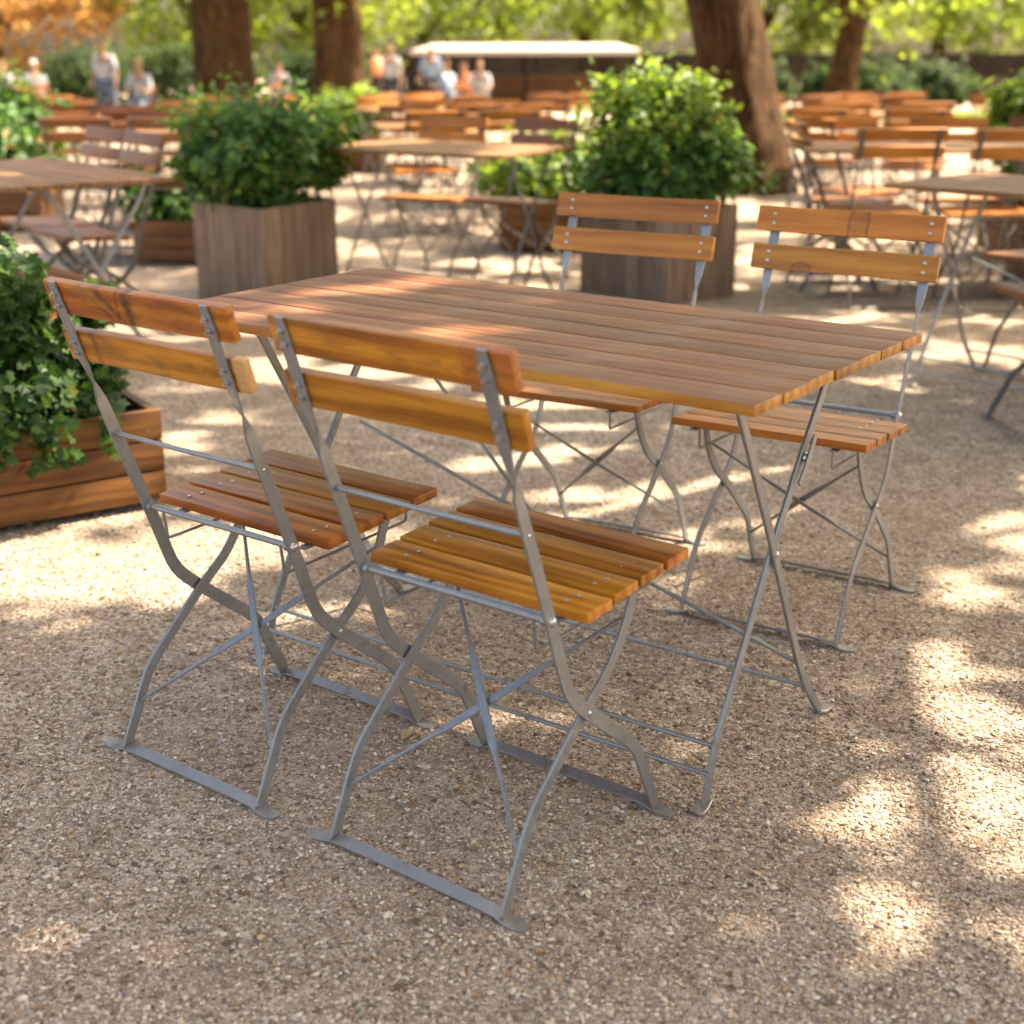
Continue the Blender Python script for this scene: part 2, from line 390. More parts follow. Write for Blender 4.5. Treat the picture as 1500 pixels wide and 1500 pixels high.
def tube(mb, pts, r, n=8):
    P = [np.array(p[:3], float) for p in pts]; rs = r if isinstance(r, (list, tuple)) else [r]*len(P); vs = []; fs = []
    up = np.array([0, 0, 1.])
    for i in range(len(P)):
        t = P[min(i+1, len(P)-1)]-P[max(i-1, 0)]; t = t/np.linalg.norm(t)
        if abs(t @ up) > .95: up = np.array([1., 0, 0])
        a = np.cross(up, t); a /= np.linalg.norm(a); b = np.cross(t, a); up = b
        for j in range(n):
            q = 2*PI*j/n; vs.append(P[i]+(a*math.cos(q)+b*math.sin(q))*rs[i])
    for i in range(len(P)-1):
        for j in range(n):
            k = (j+1) % n; fs.append((i*n+j, i*n+k, (i+1)*n+k, (i+1)*n+j))
    fs.append(tuple(range(n-1, -1, -1))); fs.append(tuple((len(P)-1)*n+j for j in range(n)))
    mb.add(vs, fs)
def dome(mb, c, nrm, r, h, n=10, rings=3):
    c = np.array(c, float); nz = np.array(nrm, float); nz /= np.linalg.norm(nz)
    a = np.cross(nz, [0, 0, 1.] if abs(nz[2]) < .9 else [1., 0, 0]); a /= np.linalg.norm(a); b = np.cross(nz, a)
    vs = []; fs = []
    for i in range(rings):
        q = i/rings*PI/2
        for j in range(n):
            w = 2*PI*j/n; vs.append(c+(a*math.cos(w)+b*math.sin(w))*r*math.cos(q)+nz*h*math.sin(q))
    vs.append(c+nz*h)
    for i in range(rings-1):
        for j in range(n):
            k = (j+1) % n; fs.append((i*n+j, i*n+k, (i+1)*n+k, (i+1)*n+j))
    for j in range(n): fs.append(((rings-1)*n+j, (rings-1)*n+(j+1) % n, rings*n))
    fs.append(tuple(range(n-1, -1, -1)))
    mb.add(vs, fs)
def hexnut(mb, c, nrm, r, h):
    c = np.array(c, float); nz = np.array(nrm, float); nz /= np.linalg.norm(nz)
    tube(mb, [c, c+nz*h], r, 6); tube(mb, [c+nz*h*.9, c+nz*h*2.2], r*.52, 8)

# ------------------------------------------------------------------ the folding chair
PO = [(-.1775, .874), (-.1706, .8534), (-.1641, .8342), (-.1415, .7675), (-.135, .7476), (-.1155, .697), (-.1015, .66), (-.078, .597), (-.0231, .4507), (.0244, .3147), (.077, .2654), (.2158, .1537), (.2838, .0103)]
def post_pts(s):
    X = .184*s; tw = {0: 90, 1: 90, 2: 90, 3: 90, 4: 90, 5: 62, 6: 10}
    wd = {0: .015, 1: .021, 5: .023, 6: .024}
    rows = [(X, y, z, wd.get(i, .024), .0045, tw.get(i, 0)) for i, (y, z) in enumerate(PO)]
    a = rows[:8]; b = fillet(rows[7:], .035, 5)
    mid = []
    for i in range(4, 7):                     # smooth twist
        for j in range(3):
            t = j/3; mid.append(tuple(np.array(rows[i])*(1-t)+np.array(rows[i+1])*t))
    return rows[:4]+mid+b
LEG = [(-.1248, .0097), (-.0588, .1461), (.077, .2654), (.131, .303), (.158, .330), (.186, .375), (.212, .435)]
def leg_pts(s):
    X = .1765*s
    return fillet([(X, y, z, .021, .006, 0) for y, z in [(-.1248, .008), (-.0588, .1461)]+[(.077, .2654), (.143, .312), (.190, .375), (.214, .442)]], .03, 4)
def foot_pts(y, xl, xr, sgn):
    rows = [(xl-.012, y, .0035, .016, .005, 90), (xl+.004, y, .0032, .029, .005, 88), (xl+.022, y, .004, .027, .005, 85), (xl+.045, y, .011, .021, .005, 68),
            (xl+.09, y, .013, .021, .005, 60), (xr-.09, y, .013, .021, .005, 60), (xr-.045, y, .011, .021, .005, 68), (xr-.022, y, .004, .027, .005, 85), (xr-.004, y, .0032, .029, .005, 88), (xr+.012, y, .0035, .018, .005, 90)]
    return [(a, b, c, d, e, f*sgn) for a, b, c, d, e, f in rows]
SD = Vector((0, .0194, -.0655)).normalized()       # down along the leaning backrest
SN = Vector((0, SD.z*-1, SD.y)).normalized()        # out of the backrest towards the table
def slat_frame(yc, zc): return Vector((0, yc, zc))
SLATS = [(-.1678, .8445, .0065), (-.1392, .7610, .005)]
SEAT_Y0, SEAT_Y1, SEAT_Z0, SEAT_Z1 = .030, .326, .452, .469
def build_chair(name, mats, detail=True, seed=0):
    random.seed(100+seed)
    root = empty(name, (0, 0, 0))
    st = M['steel']
    for s in (-1, 1):
        mb = MB(); sweep(mb, post_pts(s)); mb.build('back_post', st, root)
        mb = MB(); sweep(mb, leg_pts(s)); mb.build('leg', st, root)
        mb = MB(); sweep(mb, [(.158*s, .022, .4290, .018, .004, 90), (.158*s, .17, .4375, .018, .004, 90), (.158*s, .318, .4465, .018, .004, 90)]); mb.build('seat_rail', st, root)
        mb = MB(); tube(mb, fillet([(.150*s, -.018, .442), (.150*s, -.012, .392), (.150*s, .297, .402), (.150*s, .299, .449)], .008, 3), .0029, 6); mb.build('guide_wire', st, root)
    mb = MB(); sweep(mb, foot_pts(-.1248, -.222, .208, 1), ref=(0, 1, 0)); mb.build('foot_bar', st, root)
    mb = MB(); sweep(mb, foot_pts(.2845, -.216, .210, 1), ref=(0, 1, 0)); mb.build('foot_bar', st, root)
    mb = MB(); tube(mb, [(-.182, -.078, .597), (0, -.078, .5962), (.182, -.078, .597)], .0042, 10); mb.build('back_rod', st, root)
    mb = MB(); tube(mb, [(-.188, -.0231, .4507), (.188, -.0231, .4507)], .0056, 10)
    for s in (-1, 1): tube(mb, [(.171*s, -.0231, .4507), (.181*s, -.0231, .4507)], .0095, 10)
    mb.build('seat_rod', st, root)
    for k, s in enumerate((-1, 1)):
        a = np.array([-.174*s, -.086, .090]); b = np.array([.172*s, .185, .385]); off = np.array([0, .003, -.003])*(1 if k else -1)
        rows = []
        for t, w in ((0, .0065), (.12, .0065), (.30, .0075), (.36, .014), (.5, .0150), (.66, .014), (.72, .0075), (.9, .0065), (1, .0065)):
            p = a+(b-a)*t+off*(1-abs(2*t-1)); rows.append((*p, w, .0055 if w < .01 else .0032, 0))
        mb = MB(); sweep(mb, rows, ref=(0, -.74, .67), chamfer=.3); mb.build('cross_brace', st, root)
    # backrest slats
    for i, (yc, zc, dx) in enumerate(SLATS):
        mb = MB(); L = .440
        c = Vector((dx, yc, zc))+SN*.0105
        board(mb, c, (1, 0, 0), -SD, SN, L, .0575, .0155, .0020, round_ends=.0035, wear=.0010 if detail else 0)
        sl = mb.build('backrest_slat', mats[i], root)
        if detail:
            for s in (-1, 1):
                for q in (-.0105, .0105):
                    p = Vector((.184*s, yc, zc))+SD*q
                    b1 = MB(); hexnut(b1, p-SN*.0020, -SN, .0054, .0042); b1.build('nut', M['bolt'], sl)
                    b1 = MB(); dome(b1, p+SN*.0178, SN, .0052, .003); b1.build('bolt_head', M['bolt'], sl)
    mb = MB(); n = 4; dy = (SEAT_Y1-SEAT_Y0)/n
    for i in range(n):
        yc = SEAT_Y0+dy*(i+.5); zc = SEAT_Z0+(SEAT_Z1-SEAT_Z0)*(i+.5)/n
        tilt = Vector((0, 1, (SEAT_Z1-SEAT_Z0)/(SEAT_Y1-SEAT_Y0))).normalized(); nn = Vector((1, 0, 0)).cross(tilt)
        j = random.uniform(-.002, .002)
        board(mb, (-.009+j, yc, zc-.0085+(-.002, 0, .001, .002)[i]), (1, 0, 0), tilt, nn, .434, dy-.0075, .0165, .0018, round_ends=.003, wear=.0008 if detail else 0)
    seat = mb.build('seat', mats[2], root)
    if detail:
        for s in (-1, 1):
            for i in range(n):
                for q in (-.012, .012):
                    yc = SEAT_Y0+dy*(i+.5)+q; zc = SEAT_Z0+(SEAT_Z1-SEAT_Z0)*(yc-SEAT_Y0)/(SEAT_Y1-SEAT_Y0)
                    b1 = MB(); dome(b1, (.160*s+(q*.3), yc, zc-.0008), (0, 0, 1), .0042, .0018, 8, 2); b1.build('screw', M['bolt'], seat)
        for s in (-1, 1):
            b1 = MB(); dome(b1, (.1865*s, -.0231, .4507), (s, 0, 0), .0085, .006); b1.build('pivot_bolt', M['bolt'], root)
            b1 = MB(); dome(b1, (.1860*s, .077, .2654), (s, 0, 0), .0045, .003); b1.build('rivet', M['bolt'], root)
            b1 = MB(); dome(b1, (.1865*s, -.078, .597), (s, 0, 0), .0036, .002); b1.build('rivet', M['bolt'], root)
    return root
HERO = [
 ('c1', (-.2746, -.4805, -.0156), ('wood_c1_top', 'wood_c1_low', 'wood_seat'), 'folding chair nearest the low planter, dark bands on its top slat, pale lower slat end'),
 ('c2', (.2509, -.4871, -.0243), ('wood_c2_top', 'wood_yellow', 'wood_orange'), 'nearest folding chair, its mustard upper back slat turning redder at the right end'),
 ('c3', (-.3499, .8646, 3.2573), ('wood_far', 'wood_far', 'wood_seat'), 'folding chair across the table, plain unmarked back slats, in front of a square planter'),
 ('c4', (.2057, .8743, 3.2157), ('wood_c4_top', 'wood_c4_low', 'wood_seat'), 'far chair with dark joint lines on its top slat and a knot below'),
]
for i, (n, (x, y, a), mm, lab) in enumerate(HERO):
    ch = build_chair('folding_chair', [M[m] for m in mm], True, i)
    ch.location = (x, y, -.003); ch.rotation_euler.z = a
    tag(ch, lab, 'chair', 'folding chairs around the main table')

# ------------------------------------------------------------------ the folding table
def table_top(mb, L, W, n, H, th=.0175, edge=None, wear=.0008, gap=.0045):
    p = W/n
    for i in range(n):
        yc = -W/2+p*(i+.5); j = random.uniform(-.002, .002)
        board(mb, (j, yc, H-th/2), (1, 0, 0), (0, 1, 0), (0, 0, 1), L+random.uniform(-.002, .002), p-gap, th, .0016, edge_mi=edge, wear=wear)
TL, TW, TH = 1.2814, .6404, .7605
LA = [(-.135, .735), (-.102, .676), (-.014, .520), (.05, .403), (.181, .150), (.223, .085), (.296, .006)]
LB = [(.262, .735), (.233, .670), (.147, .551), (.098, .475), (.05, .403), (-.123, .104), (-.150, .004)]
def table_frame(root, x, s, st, fine=True):
    for prof, dx in ((LA, .004*s), (LB, -.004*s)):
        w = .019 if fine else .02
        mb = MB(); rows = [(x+dx, y, z, w, .0075, 0) for y, z in prof]
        sweep(mb, fillet(rows, .06, 4))
        lg = mb.build('leg', st, root)
        (y, z) = prof[-1]; d = 1 if prof is LA else -1
        mb = MB(); sweep(mb, [(x+dx, y-.012*d, .009, .018, .006, 90), (x+dx, y+.004*d, .004, .024, .006, 90), (x+dx, y+.026*d, .0035, .030, .006, 90), (x+dx, y+.036*d, .0035, .018, .006, 90)])
        mb.build('foot_pad', st, lg)
def build_table(name, top_mats, detail=True, L=TL, W=TW, seed=5):
    random.seed(seed)
    root = empty(name, (0, 0, 0)); st = M['steel']
    mb = MB(); table_top(mb, L, W, 7, TH, edge=1 if len(top_mats) > 1 else None, wear=.0007 if detail else 0); mb.build('tabletop', top_mats, root)
    xr, xl = .509, -.555
    for x, s in ((xr, 1), (xl, -1)): table_frame(root, x, s, st)
    for x in (xr-.02, xl+.02):
        mb = MB(); sweep(mb, [(x, -.27, .7320, .012, .005, 90), (x, .27, .7320, .012, .005, 90)], ref=(1, 0, 0)); mb.build('top_rail', st, root)
    rods = [[(xr, .223, .085), (xl, .223, .085)], [(xr, -.123, .104), (xl, -.123, .104)], [(xr, -.146, .061), (xl, -.146, .061)],
            [(xr, .181, .150), (xl+.02, .15, .455)]]
    if detail: rods.append([(.10, .223, .085), (xl+.01, .245, .70)])
    for rd in rods:
        a, b = np.array(rd[0]), np.array(rd[1]); m = (a+b)/2+np.array([0, 0, -.004])
        mb = MB(); tube(mb, [a, m, b], .0042, 8); mb.build('stay_rod', st, root)
    if detail:
        mb = MB(); dome(mb, (xr+.002, .153, .551), (1, 0, 0), .010, .008); mb.build('pivot_bolt', M['bolt'], root)
        mb = MB(); sweep(mb, fillet([(xr+.010, .172, .590, .013, .004, 0), (xr+.010, .150, .548, .017, .004, 0), (xr+.010, .118, .512, .011, .004, 0)], .01, 3)); mb.build('folding_catch', st, root)
        for x in (xr, xl):
            mb = MB(); dome(mb, (x+.0075, .05, .403), (1, 0, 0), .006, .004); mb.build('rivet', M['bolt'], root)
    return root
tb = build_table('folding_table', [M['top'], M['top_edge']])
tb.location.z = -.002
tag(tb, 'large brown wooden folding table in the foreground with amber edges', 'table')

# ------------------------------------------------------------------ background tables and chairs
def simple_chair(name, wm):
    root = empty(name, (0, 0, 0)); random.seed(3)
    mb = MB()
    for s in (-1, 1):
        sweep(mb, [(.184*s, y, z, .022, .007, 90*s if z > .7 else 0) for y, z in PO])
        sweep(mb, [(.176*s, y, z, .020, .007, 0) for y, z in LEG])
        sweep(mb, [(-.174*s, -.086, .09, .011, .006, 0), (.172*s, .185, .385, .011, .006, 0)], ref=(0, -.74, .67))
    sweep(mb, foot_pts(-.1248, -.222, .208, 1), ref=(0, 1, 0)); sweep(mb, foot_pts(.2845, -.216, .210, 1), ref=(0, 1, 0))
    tube(mb, [(-.184, -.023, .45), (.184, -.023, .45)], .006, 6); tube(mb, [(-.184, -.078, .597), (.184, -.078, .597)], .0045, 6)
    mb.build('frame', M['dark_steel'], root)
    for yc, zc, dx in SLATS:
        mb = MB(); board(mb, Vector((dx, yc, zc))+SN*.0125, (1, 0, 0), -SD, SN, .44, .060, .02, .003); mb.build('backrest_slat', wm, root)
    mb = MB(); dy = (SEAT_Y1-SEAT_Y0)/4
    for i in range(4): board(mb, (-.004, SEAT_Y0+dy*(i+.5), .450+.004*i), (1, 0, 0), (0, 1, 0), (0, 0, 1), .434, dy-.006, .02, .003)
    mb.build('seat', wm, root)
    return root
M['bg_wood'] = wood('shade_darkened_acacia', ((.07, .02, .004), (.15, .044, .007), (.22, .070, .010), (.29, .10, .017)), coat=.1, rough=.45)  # darker chair wood, the shade in the background put into its colour
M['bg_wood_light'] = wood('sun_brightened_acacia', ((.20, .062, .009), (.33, .110, .014), (.44, .155, .021), (.54, .21, .035)), coat=.05, rough=.5)  # brighter copy of the chair wood, sunlight put into its colour
CH = [simple_chair('folding_chair', M['bg_wood']), simple_chair('folding_chair', M['bg_wood_light'])]
TB = [build_table('folding_table', [M['bg_top']], False, 1.28, .66, 11), build_table('folding_table', [M['bg_top']], False, 1.2, .8, 12)]
used = {}
def place(proto, loc, rz, label, cat, group):
    if not used.get(proto.name): used[proto.name] = 1; o = proto
    else: o = copy_tree(proto)
    o.location = loc; o.rotation_euler.z = rz; tag(o, label, cat, group); return o
SIDE = {(-1, -1): 'near left chair', (1, -1): 'near right chair', (-1, 1): 'far left chair', (1, 1): 'far right chair'}
def tset(x, y, a, tname, kind=0, ck=0, sides=((-1, -1), (1, -1), (-1, 1), (1, 1)), jit=.05, pull=0.0, group='tables in the background', xs=0.0):
    z = gz(x, y)
    place(TB[kind], (x, y, z), a, tname, 'table', group)
    hw = (.33, .40)[kind]
    for sx, sy in sides:
        lx = .30*sx+xs*sy+random.uniform(-jit, jit); ly = (hw+.18+pull+random.uniform(-.02, .07))*sy
        px, py = x+lx*math.cos(a)-ly*math.sin(a), y+lx*math.sin(a)+ly*math.cos(a)
        ra = a+(0 if sy < 0 else PI)+random.uniform(-.12, .12)
        lab = SIDE[(sx, sy)]+' at '+tname
        place(CH[ck if not isinstance(ck, tuple) else random.choice(ck)], (px, py, gz(px, py)), ra, lab, 'chair', 'chairs at the background tables')
random.seed(21)
# sets one can tell apart
tset(-3.50, 1.47, math.atan2(-.35, 1.24), 'table cut by the left picture edge', 0, 0, xs=-.62)
tset(-5.75, 4.05, .50, 'second table back on the left edge', 0, 0)
tset(-3.25, 3.78, .06, 'table just right of the left square planter', 1, (0, 1), sides=((-1, 1), (1, 1)), xs=-.1)
tset(.20, 3.12, -.20, 'table cut by the right picture edge', 0, 0, sides=((-1, 1), (1, 1)))
for (x_, y_, a_, k_, lb_) in ((.36, 2.80, 2.3, 0, 'chair with its seat pushed under the table at the right picture edge'), (-2.95, 5.6, 2.6, 1, 'bright orange chair standing in the gap between the square planters'),
                              (-1.72, 5.14, -.9, 1, 'bright orange chair just right of the thick leaning trunk'), (-1.95, 5.82, -.6, 1, 'chair behind the one right of the thick trunk')):
    place(CH[k_], (x_, y_, gz(x_, y_)), a_, lb_, 'chair', 'chairs at the background tables')
tset(-1.26, 5.28, .60, 'table right of the thick leaning trunk', 0, 1)
tset(-.35, 6.1, .66, 'table in front of the right hand shrub', 0, (0, 1), group='tables in the background')
ROWS = [(10.8, (-2.55, -.45, 2.95, 4.3)), (13.0, (-4.3, -2.55, -.1, 3.5, 5.0)), (15.4, (-5.2, -2.75, -.9, .8, 3.4, 5.6)), (17.6, (-6.2, -1.2, .9, 4.6))]
RN = ['first', 'second', 'third', 'fourth', 'fifth']; CN = ['first', 'second', 'third', 'fourth', 'fifth', 'sixth']
for ri, (s, ts) in enumerate(ROWS):
    for ci, t in enumerate(ts):
        p = V(s+random.uniform(-.4, .4), t+random.uniform(-.25, .25))
        tset(p.x, p.y, VIEWANG+random.uniform(-.5, .5), '%s table from the left, %s blurred row' % (CN[ci], RN[ri]), random.choice((0, 1)), (0, 1, 1), jit=.08, group='tables in the far rows')
# ------------------------------------------------------------------ plants
def leaf_template(kind):
    if kind == 'kite':
        v = np.array([(0, 0, 0), (.34, .45, .06), (0, 1, -.05), (-.34, .45, .06), (0, .5, -.02)]); f = [(0, 1, 4), (1, 2, 4), (2, 3, 4), (3, 0, 4)]
    elif kind == 'lobed':
        a = [(0, 0), (.20, .10), (.52, .16), (.34, .36), (.56, .62), (.28, .62), (.16, .80), (0, 1.0), (-.16, .80), (-.28, .62), (-.56, .62), (-.34, .36), (-.52, .16), (-.20, .10)]
        v = np.array([(x, y, .10*abs(x)-.08*y*y) for x, y in a]+[(0, .45, -.03)]); n = len(a); f = [(i, (i+1) % n, n) for i in range(n)]
    else:
        v = np.array([(0, 0, 0), (.22, .22, .03), (.30, .55, .04), (0, 1, -.10), (-.30, .55, .04), (-.22, .22, .03), (0, .45, 0)]); f = [(i, (i+1) % 6, 6) for i in range(6)]
    return v.astype(float), np.array(f)
def scatter_leaves(pos, nrm_bias, size, kind='kite', jitter=.8, droop=.0, out=None):
    """leaf-sized faces at pos (n,3). nrm_bias: mean facing direction per leaf"""
    tv, tf = leaf_template(kind); n = len(pos)
    d = rng.normal(size=(n, 3))*jitter+nrm_bias; d /= np.linalg.norm(d, axis=1)[:, None]+1e-9
    up = rng.normal(size=(n, 3)); 
    if out is not None: up = out+rng.normal(size=(n, 3))*.6
    up[:, 2] -= droop
    y = up-d*np.sum(up*d, 1)[:, None]; y /= np.linalg.norm(y, axis=1)[:, None]+1e-9
    x = np.cross(y, d)
    sc = size*rng.uniform(.6, 1.25, n)
    Vv = pos[:, None, :]+(x[:, None, :]*tv[None, :, 0:1]+y[:, None, :]*tv[None, :, 1:2]+d[:, None, :]*tv[None, :, 2:3])*sc[:, None, None]
    Ff = tf[None]+(np.arange(n)*len(tv))[:, None, None]
    return Vv.reshape(-1, 3), Ff.reshape(-1, tf.shape[1]), len(tv)
def shrub(parent, center, rad, n, size, mat, kind='oval', lumps=14, seed=1, name='foliage', stems=True, base=None, top_bias=0.0):
    global rng
    rng = np.random.default_rng(seed)
    c = np.array(center); R = np.array(rad)
    d = rng.normal(size=(lumps, 3)); d[:, 2] = np.abs(d[:, 2])*.9+rng.uniform(-.5, .3, lumps); d /= np.linalg.norm(d, axis=1)[:, None]
    lc = c+d*R*rng.uniform(.45, .82, (lumps, 1)); lr = R.mean()*rng.uniform(.22, .42, lumps)
    k = rng.integers(0, lumps, n); q = rng.normal(size=(n, 3)); q /= np.linalg.norm(q, axis=1)[:, None]
    rr = rng.uniform(.15, 1, (n, 1))**.45
    pos = lc[k]+q*rr*lr[k][:, None]
    nf = n//3                                  # inner filling
    q2 = rng.normal(size=(nf, 3)); q2 /= np.linalg.norm(q2, axis=1)[:, None]
    pos[:nf] = c+q2*R*(rng.uniform(.1, 1, (nf, 1))**.5)*.80
    # stray sprigs that break the outline
    ns = lumps*3; sd_ = rng.normal(size=(ns, 3)); sd_[:, 2] = np.abs(sd_[:, 2])*1.1; sd_ /= np.linalg.norm(sd_, axis=1)[:, None]
    a0 = c+sd_*R*.7; a1 = c+sd_*R*rng.uniform(.98, 1.30, (ns, 1))+rng.normal(size=(ns, 3))*.06*R
    per = max(5, n//(ns*9)); tt = rng.uniform(0, 1, (ns, per, 1))
    sp = (a0[:, None]+(a1-a0)[:, None]*tt+rng.normal(size=(ns, per, 3))*size*.28).reshape(-1, 3)
    pos = np.vstack([pos, sp]); k = np.append(k, rng.integers(0, lumps, len(sp))); n = len(pos)
    out = (pos-c)/R; out /= np.linalg.norm(out, axis=1)[:, None]+1e-9
    bias = out*.8+np.array([0, 0, .7])
    Vv, Ff, nv = scatter_leaves(pos, bias, size, kind, .55, .35, out)
    h = (pos[:, 2]-c[2])/R[2]
    r = np.clip(rng.uniform(0, 1, n)*.75+(rng.random(n) > .97)*.25+np.where(rng.random(n) > .985, 1, 0), 0, 1)
    # per lump tone
    lt = rng.uniform(-.22, .22, lumps); r2_ = np.clip(np.where(r < .9, r+lt[k]*.8, r), 0, 1); r2_ = np.where((r < .9), np.minimum(r2_, .95), r)
    fo = npobj(name, Vv, Ff, mat, np.repeat(r2_, nv), parent)
    if stems:
        mb = MB(); b = np.array(base if base is not None else (c[0], c[1], c[2]-R[2]*.8))
        for i in range(lumps):
            s0 = b+rng.normal(size=3)*np.array([.06, .06, 0])*R[0]*3; m_ = (s0+lc[i])/2+rng.normal(size=3)*.02
            tube(mb, [s0, m_, lc[i]], [.006, .005, .003], 5)
        mb.build('stem', M['stem'], parent)
    return fo
def planter_box(parent, e, d1, d2, l1, l2, h, n_planks, mat, horiz=True, z0=0.0, inner=True):
    """box with a corner at local e; walls of thick planks; one child per wall, rim and soil"""
    d1 = Vector(d1).normalized(); d2 = Vector(d2).normalized(); e = Vector(e); th = .028; up = Vector((0, 0, 1))
    walls = [(e, d1, l1, d2), (e+d2*l2, d1, l1, -d2), (e+d2*th, d2, l2-2*th, d1), (e+d1*l1+d2*th, d2, l2-2*th, -d1)]
    for (o, d, L, inn) in walls:
        mb = MB()
        if horiz:
            hh = h/n_planks
            for i in range(n_planks): board(mb, o+d*L/2+inn*th/2+up*(hh*(i+.5)+.02), d, up, d.cross(up), L, hh-.004, th, .003)
        else:
            n = max(3, round(L/.12)); w = L/n
            for i in range(n): board(mb, o+d*w*(i+.5)+inn*th/2+up*(h/2), up, d, up.cross(d), h, w-.003, th, .003)
        mb.build('side_wall', mat, parent)
    c = e+d1*l1/2+d2*l2/2
    for (o, d, L, inn) in walls[:1]+walls[2:3]:
        for q in (.04, L-.04):
            for zz_ in (.06, h-.06):
                mb = MB(); dome(mb, o+d*q+up*(zz_+(.02 if horiz else 0)), -inn, .0038, .0012, 8, 2); mb.build('screw', M['dark_steel'], parent)
    mb = MB(); zz = h-.045; a, b_ = d1*(l1/2-th*1.02), d2*(l2/2-th*1.02)
    vs = [c-a-b_+up*zz, c+a-b_+up*zz, c+a+b_+up*zz, c-a+b_+up*zz]+[c-a-b_+up*.05, c+a-b_+up*.05, c+a+b_+up*.05, c-a+b_+up*.05]
    mb.add(vs, [(0, 1, 2, 3), (4, 7, 6, 5), (0, 4, 5, 1), (1, 5, 6, 2), (2, 6, 7, 3), (3, 7, 4, 0)]); mb.build('soil', M['soil'], parent)
    return c
random.seed(5)
# left square planter
def square_planter(x, y, d1, d2, l1, l2, h, label):
    root = empty('planter_box', (x, y, gz(x, y)-.01)); planter_box(root, (0, 0, 0), d1, d2, l1, l2, h, 1, M['planter_grey'], False)
    tag(root, label, 'planter', 'square wooden planters'); return root
pA = square_planter(-3.60, 2.82, (-.99, .14, 0), (-.14, -.99*-1, 0), .60, .62, .50, 'square grey plank planter left of the table, standing under the round green shrub')
pB = square_planter(-2.06, 4.12, (-.97, .24, 0), (.24*1, .97, 0), .66, .50, .48, 'square grey brown plank planter behind the two far chairs')
def plant(name, x, y, z, label, group='shrubs growing in planters', cat='shrub'):
    r = empty(name, (x, y, z)); tag(r, label, cat, group); return r
def ctr(p, d1, d2, l1, l2): return (p[0]+d1[0]*l1/2+d2[0]*l2/2, p[1]+d1[1]*l1/2+d2[1]*l2/2)
ca = ctr((-3.60, 2.82), (-.99, .14), (-.14, .99), .60, .62); cb = ctr((-2.06, 4.12), (-.97, .24), (.24, .97), .66, .50)
s = plant('leafy_shrub', ca[0], ca[1], gz(*ca)+.45, 'round dark green shrub with a few yellow leaves in the left square planter')
shrub(s, (0, -.02, .25), (.47, .47, .36), 6200, .055, M['leaf_a'], lumps=20, seed=11)
s = plant('leafy_shrub', cb[0], cb[1], gz(*cb)+.43, 'tall shrub with sunlit yellow green tips in the planter behind the far chairs')
shrub(s, (.03, 0, .17), (.48, .48, .30), 4600, .055, M['leaf_a'], lumps=18, seed=12)
shrub(s, (-.05, -.03, .38), (.42, .40, .36), 5200, .055, M['leaf_b'], lumps=22, seed=13, name='upper_foliage', stems=False)  # lighter leaf colour stands in for sun on the shrub's top
# long low planter on the left
E_ = Vector((-1.516, .406, 0)); D1 = Vector((-.352, -.936, 0)); D2 = Vector((-.936, .352, 0))
root = empty('planter_box', E_); planter_box(root, (0, 0, 0), D1, D2, 1.35, .46, .262, 3, M['planter_brown'], True)
tag(root, 'long low brown plank planter at the left picture edge', 'planter')
cc = E_+D1*.60+D2*.23
s = plant('lobed_leaf_plant', cc.x, cc.y, .225, 'bushy plant with lobed green leaves filling the low brown planter', cat='plant')
shrub(s, (0, 0, .08), (.34, .34, .30), 10, .05, M['leaf_c'], lumps=4, seed=20, name='foliage', stems=False)
bpy.data.objects.remove(s.children[0])
def long_shrub():
    global rng
    rng = np.random.default_rng(33)
    lumps = 72; a = rng.uniform(-.56, .66, lumps); b = rng.uniform(-.22, .26, lumps); h = np.where(rng.random(lumps) < .5, rng.uniform(.02, .14, lumps), rng.uniform(.10, .36, lumps))
    h *= np.where(a < -.40, .85, 1.50)          # lower towards its right hand end
    lc = np.array([(D1.x*i+D2.x*j, D1.y*i+D2.y*j, k) for i, j, k in zip(a, b, h)]); lr = rng.uniform(.07, .14, lumps)
    n = 23000; k = rng.integers(0, lumps, n); q = rng.normal(size=(n, 3)); q /= np.linalg.norm(q, axis=1)[:, None]
    pos = lc[k]+q*(rng.uniform(.1, 1, (n, 1))**.4)*lr[k][:, None]
    # trailing leaves over the front rim
    m = 500; ta = rng.uniform(-.45, .62, m); hang = rng.uniform(0, 1, m)**1.6
    keep = np.sin(ta*17)+np.sin(ta*41+1) > -.3; ta, hang = ta[keep], hang[keep]; m = len(ta)
    tp = np.array([(D1.x*i-D2.x*(.255+rng.uniform(0, .03)), D1.y*i-D2.y*(.255+rng.uniform(0, .03)), .07-.12*hh) for i, hh in zip(ta, hang)])
    pos = np.vstack([pos, tp]); n = len(pos)
    out = pos-np.array([0, 0, -.1]); out /= np.linalg.norm(out, axis=1)[:, None]
    tocam = np.array([.5, -.35, .6])
    Vv, Ff, nv = scatter_leaves(pos, out*.4+tocam*.8, .036, 'lobed', .6, .5, out)
    r = rng.uniform(0, .8, n)+np.append(rng.uniform(-.2, .2, lumps)[k], np.zeros(m)); r = np.clip(r, 0, .95); r[rng.random(n) > .994] = 1
    npobj('foliage', Vv, Ff, M['leaf_c'], np.repeat(r, nv), s)
    mb = MB()
    for i in range(lumps):
        b0 = np.array([lc[i][0]*.9, lc[i][1]*.9, -.02]); tube(mb, [b0, (b0+lc[i])/2+rng.normal(size=3)*.02, lc[i]], [.004, .0035, .002], 5)
    mb.build('stem', M['stem'], s)
long_shrub()
